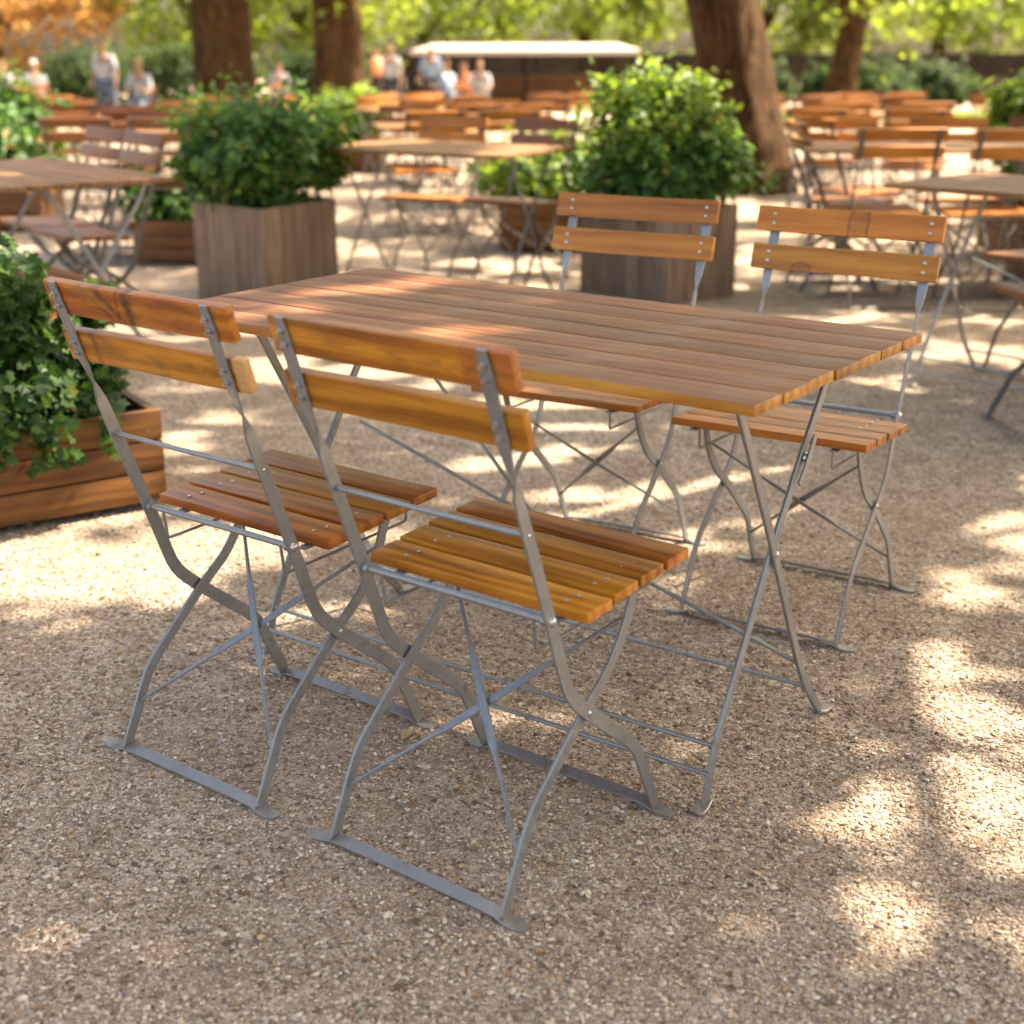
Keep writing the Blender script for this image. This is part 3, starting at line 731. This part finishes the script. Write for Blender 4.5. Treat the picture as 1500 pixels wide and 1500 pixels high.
# planters and shrubs further back
def bg_planter(s_, t_, w, h, r, rh, lab, mat, seed, n=2600, size=.09):
    p = V(s_, t_); root = empty('planter_box', p)
    planter_box(root, (-w/2*R0[0], -w/2*R0[1], 0), (R0[0], R0[1], 0), (F0[0], F0[1], 0), w, w, h, 3, M['planter_brown'], True)
    tag(root, 'brown planter box under the '+lab, 'planter', 'planters further back')
    q = V(s_+w/2, t_, h-.05); sh = plant('leafy_shrub', q.x, q.y, q.z, lab, 'shrubs further back')
    shrub(sh, (0, 0, rh*.55), (r, r, rh*.62), n, size, mat, lumps=14, seed=seed)
bg_planter(8.7, 3.35, .6, .48, .42, .62, 'bright green shrub at the right picture edge', M['leaf_b'], 41)
bg_planter(7.2, 2.95, .5, .40, .26, .40, 'smaller bright shrub low at the right picture edge', M['leaf_b'], 42, 1500, .07)
bg_planter(10.5, -3.95, .8, .30, .62, .72, 'dark leafy shrub at the upper left picture edge', M['leaf_a'], 43, 3000)
bg_planter(9.2, .22, .6, .30, .50, .42, 'low spreading shrub in the gap between the two square planters', M['leaf_b'], 44, 2400, .075)
bg_planter(16.8, -1.9, .7, .35, .6, .55, 'yellow green shrub right of the second trunk', M['leaf_b'], 45, 2200, .10)
bg_planter(19.5, -3.1, .7, .3, .5, .45, 'low shrub between the two left trunks', M['leaf_b'], 46, 1800, .10)
bg_planter(8.6, -1.95, .7, .25, .55, .30, 'low green plants behind the left square planter', M['leaf_a'], 47, 1800, .07)

# ------------------------------------------------------------------ trees
EL = math.radians(50); az = F0*.42+R0*.90; az = az/np.linalg.norm(az)
SUN = np.array([az[0]*math.cos(EL), az[1]*math.cos(EL), math.sin(EL)])
# ground spots to be sunlit: leaves that would shade them are cut from the crowns (metres ahead, metres right, half sizes)
GAPS = [(1.89, 0.46, 0.01, 0.11), (1.74, 0.34, 0.0, 0.09), (1.56, 0.50, 0.0, 0.03), (1.80, .66, 0.0, .04), (1.72, -.62, .0, .04), (2.02, .80, .02, .07), (1.80, 0.66, 0.0, 0.0), (1.50, 0.22, 0.0, 0.02), (2.54, 0.9, 0.118, 0.136), (2.31, 0.93, 0.079, 0.068), (2.17, 0.59, 0.028, 0.037), (2.23, 0.65, 0.054, 0.087), (2.38, -0.93, 0.083, 0.081), (2.54, -0.75, 0.087, 0.068), (2.0, -0.73, 0.029, 0.058), (2.08, -0.61, 0.035, 0.061), (1.97, -0.8, 0.04, 0.038), (1.67, -0.67, 0.038, 0.049), (3.22, -1.05, 0.07, 0.14), (3.43, -0.78, 0.094, 0.1), (3.19, -1.21, 0.064, 0.093), (4.72, -0.31, 0.207, 0.138), (4.1, -0.1, 0.145, 0.1), (4.58, 0.16, 0.357, 0.179), (3.83, 0.24, 0.218, 0.131), (3.48, 0.39, 0.075, 0.076), (3.18, 0.56, 0.055, 0.093), (3.64, 0.81, 0.175, 0.124), (4.1, 1.0, 0.145, 0.12), (5.8, 1.87, 0.226, 0.283), (4.62, 1.35, 0.108, 0.135), (4.17, 1.48, 0.119, 0.163), (3.09, 1.04, 0.07, 0.09), (3.53, 1.26, 0.11, 0.12), (2.74, 0.83, 0.049, 0.08), (2.85, 0.65, 0.038, 0.055), (2.24, -0.06, 0.025, 0.024), (5.54, -0.52, 0.257, 0.162), (5.29, 1.42, 0.117, 0.155), (4.68, -0.99, 0.148, 0.114), (5.3, -0.87, 0.188, 0.155), (3.43, -0.02, 0.078, 0.067), (1.62, -0.24, 0.026, 0.071), (2.35, 0.69, 0.032, 0.069)]
def gap_at(x, y, z):
    """for a point of a shrub: where the sun ray through it meets the ground"""
    h = z-gz(x, y); q = np.array([x, y])-SUN[:2]*h/SUN[2]
    return ((q[0]-CX)*F0[0]+(q[1]-CY)*F0[1], (q[0]-CX)*R0[0]+(q[1]-CY)*R0[1])
GAPS += [(*gap_at(cb[0]-.05, cb[1], .95), .34, .42), (*gap_at(ca[0]+.15, ca[1], .85), .12, .12), (*gap_at(-2.7, 3.9, .5), .3, .5)]
def sunny(P):
    """P (n,3) world points of leaves -> True where the leaf is cut away for a sun patch"""
    zg = g((P[:, 0]-CX)*F0[0]+(P[:, 1]-CY)*F0[1]); k = (P[:, 2]-zg)/SUN[2]
    X = P[:, 0]-SUN[0]*k-CX; Y = P[:, 1]-SUN[1]*k-CY; S_ = X*F0[0]+Y*F0[1]; T_ = X*R0[0]+Y*R0[1]
    m = np.zeros(len(P), bool)
    for a, b, c, d in GAPS:
        e = (.085 if a < 2 else .095) if a < 3 else .13
        m |= ((S_-a)/(c*.75+e))**2+((T_-b)/(d*.8+e))**2 < 1
    n_ = np.sin(S_*5.1+np.sin(T_*2.3)*1.6)*.5+np.sin(T_*3.7+np.sin(S_*2.9+1)*1.9+.7)*.5+np.sin(S_*9.7-T_*6.1+2)*.3+np.sin(T_*11+S_*4+1.3)*.25
    thr = np.interp(S_, [4.3, 5.2, 7, 10, 20], [1.3, .40, .0, -.3, -.45])
    return m | (n_ > thr)
def trunk_mesh(mb, pts, radii, n=18, amp=.07, seed=0):
    rs = np.random.RandomState(seed); ph = rs.uniform(0, 6, 8); P = [np.array(p, float) for p in pts]; vs = []; fs = []
    for i, (p, r) in enumerate(zip(P, radii)):
        t = P[min(i+1, len(P)-1)]-P[max(i-1, 0)]; t /= np.linalg.norm(t)
        a = np.cross([0, 1, 0], t); a /= np.linalg.norm(a); b = np.cross(t, a)
        for j in range(n):
            q = 2*PI*j/n; rr = r*(1+amp*math.sin(3*q+ph[0]+i*.25)+amp*.6*math.sin(5*q+ph[1]-i*.3)+amp*.4*math.sin(8*q+ph[2]))
            vs.append(p+(a*math.cos(q)+b*math.sin(q))*rr)
    for i in range(len(P)-1):
        for j in range(n):
            k = (j+1) % n; fs.append((i*n+j, i*n+k, (i+1)*n+k, (i+1)*n+j))
    fs.append(tuple(range(n-1, -1, -1))); fs.append(tuple((len(P)-1)*n+j for j in range(n)))
    mb.add(vs, fs)
def tree(name, s_, t_, r0, h_trunk, crad, cz, chz, nleaf, lsize, mat, label, group, lean=(0, 0), seed=1, nclump=90, low=None, fork=False, flare=1.5, xy=None):
    """trunk with flare, limbs to the leaf clumps, crown = ellipsoid of clumps around height cz (half height chz)"""
    global rng
    rng = np.random.default_rng(seed)
    p = V(s_, t_) if xy is None else Vector((xy[0], xy[1], gz(*xy)))
    root = empty(name, p); tag(root, label, 'tree', group)
    L = np.array([lean[0]*R0[0], lean[0]*R0[1], 0]) + np.array([lean[1]*F0[0], lean[1]*F0[1], 0])
    zs = np.array([-.1, .15, .4, .8, 1.4, 2.1, 2.9, h_trunk]); zs = zs[zs <= h_trunk]
    fl = np.array([flare, flare*.86, 1.18, 1.06, 1.0, .97, .95, .90])[:len(zs)]
    pts = [np.array([0, 0, z])+L*(max(z, 0)/h_trunk)**1.15 for z in zs]
    mb = MB(); trunk_mesh(mb, pts, r0*fl, n=28, amp=.085, seed=seed)
    top = pts[-1]
    # clumps
    d = rng.normal(size=(nclump, 3)); d[:, 2] = d[:, 2]*.8+.1; d /= np.linalg.norm(d, axis=1)[:, None]
    cc_ = np.array([L[0], L[1], cz]); cl = cc_+d*np.array([crad, crad, chz])*rng.uniform(.45, 1, (nclump, 1))
    if low is not None: cl[:, 2] = np.maximum(cl[:, 2], low+rng.uniform(0, .8, nclump))
    nl = 9; ang = rng.uniform(0, 6.28)+np.arange(nl)*2*PI/nl
    ends = []
    for i in range(nl):
        e = cc_+np.array([math.cos(ang[i])*crad*.55, math.sin(ang[i])*crad*.55, rng.uniform(-.3, .6)*chz])
        st_ = pts[-1] if not fork else pts[-2+(i % 2)]
        m1 = st_+(e-st_)*.35+np.array([0, 0, .5]); r1 = r0*rng.uniform(.28, .45)
        trunk_mesh(mb, [st_-np.array([0, 0, .1]), (st_+m1)/2+rng.normal(size=3)*.1, m1, (m1+e)/2+rng.normal(size=3)*.15, e], [r1*1.4, r1*1.1, r1*.8, r1*.5, r1*.2], 8, .04, seed+i); ends.append((m1, e))
    for i in range(0, nclump, 2):
        j = int(np.argmin([np.linalg.norm(cl[i]-e) for _, e in ends])); m1, e = ends[j]; b0 = m1+(e-m1)*rng.uniform(.3, 1)
        tube(mb, [b0, (b0+cl[i])/2+rng.normal(size=3)*.15, cl[i]], [r0*.09, r0*.06, .01], 5)
    mb.build('trunk', M['bark'], root, angle=60)
    k = rng.integers(0, nclump, nleaf); cr = rng.uniform(.35, .9, nclump)*crad*.17+.22
    q = rng.normal(size=(nleaf, 3)); pos = cl[k]+q*cr[k][:, None]*np.array([.62, .62, .42])
    if 'background' not in name:
        keep = ~sunny(pos+np.array(p)); pos = pos[keep]; k = k[keep]; nleaf = len(pos)  # crown shaped for the light: leaves dropped where sun patches should fall
    Vv, Ff, nv = scatter_leaves(pos, np.array([0, 0, .9]), lsize, 'kite', .75, .5)
    r = np.clip(rng.uniform(0, 1, nleaf)*.6+rng.uniform(0, .4, nclump)[k], 0, 1)
    npobj('crown', Vv, Ff, mat, np.repeat(r, nv), root)
    return root
GT = 'big shade trees of the beer garden'
tree('shade_tree', 14.0, 2.36, .325, 3.2, 5.8, 5.6, 2.2, 14000, .24, M['leaf_tree'], 'thick leaning trunk right of centre, behind the square planter', GT, lean=(-.74, .3), seed=51, nclump=120, low=3.3)
tree('shade_tree', 26.0, -5.12, .50, 3.0, 6.0, 5.3, 2.8, 11000, .26, M['leaf_yel'], 'broad dark trunk left of centre, the leftmost big trunk', GT, seed=52, low=2.1)
tree('shade_tree', 26.5, -3.12, .44, 3.0, 6.0, 5.3, 2.8, 11000, .26, M['leaf_yel'], 'second big trunk from the left, orange brown on its right side', GT, seed=53, low=2.0)
tree('shade_tree', 31.0, 6.9, .30, 2.2, 6.5, 4.8, 3.0, 13000, .27, M['leaf_yel'], 'thinner forked tree in front of the dark fence at the right', GT, seed=54, low=1.7, fork=True, lean=(.3, 0))
GO = 'shade trees whose crowns reach over the tables'
# crowns that shade the foreground; trunks stand beside and behind the viewpoint
SH = [(5.6, 3.85, 4.6, 5.0, 15000, 61), (1.2, 5.2, 4.2, 4.9, 12000, 62), (10.5, 8.0, 4.6, 5.2, 5000, 64), (19.0, 11.5, 5.0, 5.3, 5000, 66)]
LBL = ['tree beyond the right picture edge whose crown shades the table', 'tree right of the foreground casting the dappled shade', 'tree far out to the right of the thick trunk', 'tree at the far right beyond the picture edge']
for (s_, t_, cr, cz, nl, sd), lb in zip(SH, LBL):
    tree('shade_tree', s_, t_, .32, 2.9, cr, cz+.6, 1.9, nl, .25, M['leaf_tree'], lb, GO, seed=sd, nclump=80, low=3.4)
# bright trees beyond the fence and hedges to the left
GB = 'trees behind the garden'
BT = [(60, -21, 7, 'leaf_orange', 'orange autumn tree at the upper left corner', .3), (64, -13.5, 6.5, 'leaf_yel', 'pale green tree right of the orange one'), (58, -8, 6, 'leaf_tree', 'green tree behind the leftmost big trunk'),
      (68, -4, 7, 'leaf_yel', 'sunlit tree between the two left trunks'), (70, 3.5, 7, 'leaf_yel', 'yellow green tree behind the pale roof'), (66, 11, 7, 'leaf_tree', 'green tree behind the dark fence, right of the roof'),
      (64, 18.5, 6.5, 'leaf_yel', 'green tree behind the right part of the fence'), (66, 26, 7, 'leaf_tree', 'green tree at the upper right corner')]
for i, b_ in enumerate(BT):
    s_, t_, cr, mt, lb = b_[:5]
    tree('background_tree', s_, t_, .3, 2.5, cr*.8, 5.0, 4.6, 5200, .42, M[mt], lb, GB, seed=80+i, nclump=110, low=.9)
def hedge(s_, t_, rx, ry, rz, n, size, mat, lab, seed):
    p = V(s_, t_); root = empty('hedge_bush', p, VIEWANG); tag(root, lab, 'bush', 'bushes along the garden edge')
    shrub(root, (0, 0, rz*.75), (rx, ry, rz), n, size, mat, lumps=22, seed=seed, stems=True)
HD = [(44, -17.5, 3.2, 'leaf_tree', 'green bush under the orange tree'), (46, -13.2, 2.6, 'leaf_dark', 'dark bush behind the white shirted standing person'), (43, -9.6, 2.2, 'leaf_dark', 'dark bush left of the leftmost trunk'),
      (47, -6.0, 2.4, 'leaf_dark', 'dark bush between the two left trunks'), (38, 6.1, 1.3, 'leaf_dark', 'dark bush left of the thinner forked tree'), (36, 8.4, 1.4, 'leaf_dark', 'dark bush right of the thinner forked tree'), (40, 11.2, 1.6, 'leaf_dark', 'dark bush further right along the fence'),
      (48, -21.5, 3.0, 'leaf_dark', 'dark bush at the far left')]
for i, (s_, t_, rx, mt, lb) in enumerate(HD):
    hedge(s_, t_, rx, rx*.6, 1.05 if s_ > 42 else .8, 2600, .22, M[mt], lb, 120+i)
# grass strip
def grass():
    r = np.random.default_rng(9); n = 9000
    s_ = r.uniform(33, 38, n); t_ = r.uniform(5.5, 14, n)
    P = np.stack([CX+F0[0]*s_+R0[0]*t_, CY+F0[1]*s_+R0[1]*t_, g(s_)], 1)
    a = r.uniform(0, 6.28, n); w = np.stack([np.cos(a), np.sin(a), np.zeros(n)], 1)*.03; h = r.uniform(.08, .18, n)[:, None]*np.array([0, 0, 1])+r.normal(size=(n, 3))*.03
    Vv = np.stack([P-w, P+w, P+h], 1).reshape(-1, 3); Ff = np.arange(n*3).reshape(-1, 3)
    o = npobj('grass', Vv, Ff, M['grass'], np.repeat(r.random(n), 3)); tag(o, 'strip of sunlit grass before the dark fence', 'grass', kind='stuff')
grass()

# ------------------------------------------------------------------ fence, pavilion, parasols
def fence(s_, t0, t1, h, lab):
    root = empty('board_fence', V(s_, (t0+t1)/2), VIEWANG); tag(root, lab, 'fence'); L = t1-t0; n = int(L/2.2)
    for i in range(n):
        mb = MB(); w = L/n; x0 = -L/2+w*i; m = 10
        for j in range(m): board(mb, (x0+w*(j+.5)/m, random.uniform(-.004, .004), h/2), (0, 0, 1), (1, 0, 0), (0, 1, 0), h+random.uniform(-.03, .03), w/m-.012, .03, .004)
        mb.build('fence_panel', M['fence'], root)
    for i in range(n+1):
        mb = MB(); board(mb, (-L/2+L/n*i, .075, h/2), (0, 0, 1), (1, 0, 0), (0, 1, 0), h+.1, .10, .10, .006); mb.build('post', M['fence'], root)
fence(54.0, -6.0, 24.0, 1.75, 'long dark board fence at the back of the garden')
def pavilion():
    s_, t_ = 48.0, .45; root = empty('pavilion', V(s_, t_), VIEWANG); tag(root, 'open pavilion with a pale low roof on dark posts', 'pavilion')
    mb = MB(); a, b_, c, d = 3.6, 2.0, 1.80, 2.0
    vs = [(-a, -b_, c), (a, -b_, c), (a, b_, c), (-a, b_, c), (-a*.82, 0, d), (a*.84, 0, d)]+[(-a, -b_, c-.14), (a, -b_, c-.14), (a, b_, c-.14), (-a, b_, c-.14)]
    mb.add(vs, [(0, 1, 5, 4), (1, 2, 5), (2, 3, 4, 5), (3, 0, 4), (6, 7, 1, 0), (7, 8, 2, 1), (8, 9, 3, 2), (9, 6, 0, 3), (9, 8, 7, 6)]); mb.build('roof', M['roof_white'], root)
    for x in (-2.7, 0, 2.7):
        for y in (-1.7, 1.7):
            mb = MB(); board(mb, (x, y, c/2-.07), (0, 0, 1), (1, 0, 0), (0, 1, 0), c-.14, .13, .13, .01); mb.build('post', M['fence'], root)
    mb = MB(); board(mb, (0, .6, .5), (1, 0, 0), (0, 1, 0), (0, 0, 1), 4.2, .6, 1.0, .02); mb.build('serving_counter', M['planter_brown'], root)
pavilion()
# ------------------------------------------------------------------ people
def skinned(name, verts, edges, radii, mat, parent, root_i=0, sub=2):
    me = bpy.data.meshes.new(name); me.from_pydata(verts, edges, []); me.materials.append(mat)
    o = bpy.data.objects.new(name, me); COL.objects.link(o); o.parent = parent
    md = o.modifiers.new('skin', 'SKIN'); md.use_smooth_shade = True
    for i, r in enumerate(radii):
        rr = r if isinstance(r, tuple) else (r, r)
        me.skin_vertices[0].data[i].radius = rr; me.skin_vertices[0].data[i].use_root = (i == root_i)
    o.modifiers.new('sub', 'SUBSURF').levels = sub; o.modifiers['sub'].render_levels = sub
    return o
def person(loc, rz, sit, shirt, trousers, hair, label, seat_h=.45, lean=.05, arm=0):
    root = empty('person', loc, rz); tag(root, label, 'person', 'people in the background')
    hz = seat_h+.12 if sit else .93             # pelvis height; faces +y
    J = {}
    J['pel'] = (0, 0, hz); J['bel'] = (0, .01+lean*.4, hz+.17); J['che'] = (0, lean, hz+.36); J['nek'] = (0, lean+.01, hz+.53); J['chin'] = (0, lean+.03, hz+.60); J['hed'] = (0, lean+.035, hz+.70); J['crn'] = (0, lean+.03, hz+.79)
    for s, n in ((-1, 'l'), (1, 'r')):
        J['sh'+n] = (.175*s, lean, hz+.47)
        if sit or arm:
            J['el'+n] = (.235*s, lean+.10, hz+.21); J['wr'+n] = (.14*s, lean+.33, hz+.20+.06*arm); J['ha'+n] = (.12*s, lean+.42, hz+.20+.08*arm)
        else:
            J['el'+n] = (.235*s, lean-.02, hz+.19); J['wr'+n] = (.245*s, lean+.07, hz-.06); J['ha'+n] = (.24*s, lean+.10, hz-.15)
        J['hi'+n] = (.095*s, .0, hz-.02)
        if sit:
            J['kn'+n] = (.12*s, .44, hz-.02); J['an'+n] = (.12*s, .40, .09); J['to'+n] = (.13*s, .56, .035)
        else:
            J['kn'+n] = (.105*s, .03+.04*s, hz-.44); J['an'+n] = (.11*s, -.01+.05*s, .09); J['to'+n] = (.13*s, .14+.05*s, .035)
    rad = dict(pel=(.15, .11), bel=(.125, .095), che=(.15, .105), nek=.052, chin=(.062, .07), hed=(.078, .095), crn=(.055, .065), sh=.058, el=.042, wr=.028, ha=(.040, .02), hi=.088, kn=.058, an=.038, to=(.045, .03))
    names = ['pel', 'bel', 'che', 'nek', 'chin', 'hed', 'crn']; idx = {}
    for s in 'lr': names += [k+s for k in ('sh', 'el', 'wr', 'ha', 'hi', 'kn', 'an', 'to')]
    verts = [J[n] for n in names]; idx = {n: i for i, n in enumerate(names)}
    ed = [('pel', 'bel'), ('bel', 'che'), ('che', 'nek'), ('nek', 'chin'), ('chin', 'hed'), ('hed', 'crn')]
    for s in 'lr': ed += [('che', 'sh'+s), ('sh'+s, 'el'+s), ('el'+s, 'wr'+s), ('wr'+s, 'ha'+s), ('pel', 'hi'+s), ('hi'+s, 'kn'+s), ('kn'+s, 'an'+s), ('an'+s, 'to'+s)]
    R_ = [rad[n] if n in rad else rad[n[:-1]] for n in names]
    skinned('body', verts, [(idx[a], idx[b]) for a, b in ed], R_, M['skin'], root)
    g1 = lambda r, k: tuple(v*k for v in r) if isinstance(r, tuple) else r*k
    sv = ['pel', 'bel', 'che', 'shl', 'ell', 'shr', 'elr']; se = [(0, 1), (1, 2), (2, 3), (3, 4), (2, 5), (5, 6)]
    SVp = [J[n] for n in sv]; skinned('shirt', SVp, se, [g1(rad[n] if n in rad else rad[n[:-1]], 1.34) for n in sv], M[shirt], root)
    tv = ['pel', 'hil', 'knl', 'anl', 'hir', 'knr', 'anr']; te = [(0, 1), (1, 2), (2, 3), (0, 4), (4, 5), (5, 6)]
    skinned('trousers', [J[n] for n in tv], te, [g1(rad[n] if n in rad else rad[n[:-1]], 1.2) for n in tv], M[trousers], root)
    hx, hy, hz_ = J['hed']
    skinned('hair', [(0, hy-.03, hz_+.0), (0, hy-.02, hz_+.07), (0, hy+.015, hz_+.10)], [(0, 1), (1, 2)], [(.075, .08), (.08, .085), (.05, .05)], M[hair], root)
    return root
PE = [ # s, t, turn, sit, shirt, trousers, hair, label
 (23.0, -6.35, 2.9, False, 'shirt_white', 'trousers_blue', 'hair_brown', 'standing person in a white shirt left of the leftmost big trunk'),
 (25.0, -8.1, .5, True, 'shirt_grey', 'trousers_dark', 'hair_white', 'seated white haired person in dark clothes at the upper left'),
 (25.2, -8.6, 2.6, True, 'shirt_white', 'trousers_dark', 'hair_brown', 'seated person in white beside the white haired one'),
 (22.5, -5.65, 3.0, True, 'shirt_white', 'trousers_blue', 'hair_brown', 'seated person in white close to the leftmost trunk'),
 (27.5, -4.35, .2, True, 'shirt_grey', 'trousers_dark', 'hair_dark', 'person in grey seen between the two left trunks'),
 (26.0, -2.35, 1.2, False, 'shirt_orange', 'trousers_dark', 'hair_dark', 'person in orange just right of the second trunk'),
 (25.3, -2.05, 2.7, False, 'shirt_white', 'trousers_dark', 'hair_brown', 'person in white beside the one in orange'),
 (25.8, -1.42, 3.3, False, 'shirt_blue', 'trousers_dark', 'hair_white', 'person in pale blue with black trousers left of the pavilion'),
 (24.6, -.98, .9, True, 'shirt_blue', 'trousers_blue', 'hair_brown', 'seated person in blue under the left end of the pale roof'),
 (24.4, -.50, 3.0, True, 'shirt_white', 'trousers_blue', 'hair_brown', 'seated person in white, rightmost of the background group'),
 (26.5, -.72, 2.0, True, 'shirt_orange', 'trousers_dark', 'hair_dark', 'seated person in orange between the blue and the white shirt'),
 (24.6, -9.2, 1.0, True, 'shirt_orange', 'trousers_dark', 'hair_brown', 'seated person in orange at the far left'),
]
for (s_, t_, a, sit, sh, tr, ha, lb) in PE:
    s_, t_ = s_*(1.35 if t_ > -5 else 1.25), t_*(1.35 if t_ > -5 else 1.25)
    q = V(s_, t_)
    if sit:                                    # a chair under each seated person
        o = copy_tree(CH[1]); o.location = (q.x, q.y, q.z); o.rotation_euler.z = VIEWANG+a; tag(o, 'chair under the '+lb, 'chair', 'chairs people sit on')
        q = Vector((q.x-math.sin(VIEWANG+a)*.13, q.y+math.cos(VIEWANG+a)*.13, q.z))
    person(q, VIEWANG+a, sit, sh, tr, ha, lb, arm=1 if sit else 0)

# ------------------------------------------------------------------ ground
def ground():
    s_ = np.concatenate([np.linspace(-30, -2, 8), np.linspace(0, 12, 49), np.linspace(13, 60, 48), [70, 90, 130, 200, 300]]); t_ = np.concatenate([[-300, -120, -60, -30], np.linspace(-20, 20, 41), [30, 60, 120, 300]])
    S, T = np.meshgrid(s_, t_, indexing='ij')
    Vv = np.stack([CX+F0[0]*S+R0[0]*T, CY+F0[1]*S+R0[1]*T, g(S)], -1).reshape(-1, 3); n, m = S.shape
    I = np.arange(n*m).reshape(n, m); Ff = np.stack([I[:-1, :-1], I[:-1, 1:], I[1:, 1:], I[1:, :-1]], -1).reshape(-1, 4)[:, ::-1]
    o = npobj('ground', Vv, Ff, M['gravel'], smooth=True); tag(o, 'pale brown gravel ground dappled with sunlight', kind='structure')
ground()
def pebbles():
    r = np.random.default_rng(4)
    n = 170000
    s_ = 1.35+(r.random(n)**1.5)*5.0; t_ = r.uniform(-.46, .46, n)*(s_+.3)
    ic = [(0, 1, 1.618), (0, -1, 1.618), (0, 1, -1.618), (0, -1, -1.618)]
    base = np.array(ic+[(b, c, a) for a, b, c in ic]+[(c, a, b) for a, b, c in ic], float)
    base = np.array([(0, 1, 0), (0, -1, 0), (1, 0, 0), (-1, 0, 0), (0, 0, 1), (0, 0, -1), (.62, .62, .45), (-.62, .62, .45), (-.62, -.62, .45), (.62, -.62, .45)], float)
    fs = np.array([(4, 6, 7), (4, 7, 8), (4, 8, 9), (4, 9, 6), (6, 0, 7), (7, 3, 8), (8, 1, 9), (9, 2, 6), (2, 0, 6), (0, 3, 7), (3, 1, 8), (1, 2, 9), (5, 0, 2), (5, 3, 0), (5, 1, 3), (5, 2, 1)])
    sz = r.lognormal(math.log(.00185), .45, n); sz = np.minimum(sz, .0062)
    x = CX+F0[0]*s_+R0[0]*t_; y = CY+F0[1]*s_+R0[1]*t_
    sc = np.stack([r.uniform(.8, 1.5, n), r.uniform(.6, 1.1, n), r.uniform(.45, .8, n)], 1)*sz[:, None]
    a = r.uniform(0, 6.28, n); tl = r.normal(0, .35, n)
    Vv = base[None]*sc[:, None, :]*r.uniform(.8, 1.2, (n, len(base), 1))
    ca_, sa_ = np.cos(tl)[:, None], np.sin(tl)[:, None]; Y = Vv[:, :, 1]*ca_-Vv[:, :, 2]*sa_; Z = Vv[:, :, 1]*sa_+Vv[:, :, 2]*ca_
    c_, d_ = np.cos(a)[:, None], np.sin(a)[:, None]; X = Vv[:, :, 0]*c_-Y*d_; Y2 = Vv[:, :, 0]*d_+Y*c_
    W = np.stack([X+x[:, None], Y2+y[:, None], Z+(g(s_)+sz*.25)[:, None]], -1).reshape(-1, 3)
    Ff = (fs[None]+(np.arange(n)*len(base))[:, None, None]).reshape(-1, 3)
    o = npobj('gravel_stones', W, Ff, M['pebble'], np.repeat(r.random(n), len(base))); tag(o, 'loose gravel stones scattered over the ground', 'gravel', kind='stuff')
    n = 1100                                    # dry leaf bits and chips
    s_ = 1.5+(r.random(n)**1.4)*6; t_ = r.uniform(-.42, .42, n)*s_
    x = CX+F0[0]*s_+R0[0]*t_; y = CY+F0[1]*s_+R0[1]*t_
    global rng
    rng = np.random.default_rng(3)
    pos = np.stack([x, y, g(s_)+.0035], 1)
    Vv, Ff, nv = scatter_leaves(pos, np.array([0, 0, 4.0]), .011*rng.lognormal(0, .35, len(pos)), 'oval', .6)
    o = npobj('dry_leaf_bits', Vv, Ff, M['litter'], np.repeat(r.random(n), nv)); tag(o, 'small dry leaf bits lying on the gravel', 'leaf litter', kind='stuff')
pebbles()

# ------------------------------------------------------------------ light
S = Vector(SUN)
sd = bpy.data.lights.new('sun', 'SUN'); sd.energy = 4.6; sd.angle = math.radians(.6); sd.color = (1, .88, .70)
so = bpy.data.objects.new('sun', sd); COL.objects.link(so); so.rotation_euler = S.to_track_quat('Z', 'Y').to_euler(); so.location = (0, 0, 20)
w = bpy.data.worlds.new('World'); scene.world = w; w.use_nodes = True; nt = w.node_tree; nt.nodes.clear()
sky = nt.nodes.new('ShaderNodeTexSky'); sky.sky_type = 'NISHITA'; sky.sun_disc = False; sky.sun_elevation = EL; sky.sun_rotation = math.atan2(S.x, S.y)
sky.dust_density = 5.0; sky.air_density = .8; sky.ozone_density = 0
bg = nt.nodes.new('ShaderNodeBackground'); bg.inputs[1].default_value = .14; wo = nt.nodes.new('ShaderNodeOutputWorld')
tn = nt.nodes.new('ShaderNodeMix'); tn.data_type = 'RGBA'; tn.blend_type = 'MULTIPLY'; tn.inputs[0].default_value = 1; tn.inputs[7].default_value = (1, .93, .80, 1)   # hazy summer sky, warm white balance
nt.links.new(sky.outputs[0], tn.inputs[6]); nt.links.new(tn.outputs[2], bg.inputs[0]); nt.links.new(bg.outputs[0], wo.inputs[0])
vs_ = scene.view_settings; scene.display_settings.display_device = 'sRGB'; vs_.view_transform = 'Standard'; vs_.look = 'None'; vs_.gamma = 1; vs_.exposure = 2.35
scene.render.engine = 'CYCLES'
cy = scene.cycles; cy.use_denoising = True; cy.max_bounces = 7; cy.diffuse_bounces = 4; cy.transmission_bounces = 4; cy.glossy_bounces = 3; cy.sample_clamp_indirect = 6; cy.caustics_reflective = False; cy.caustics_refractive = False
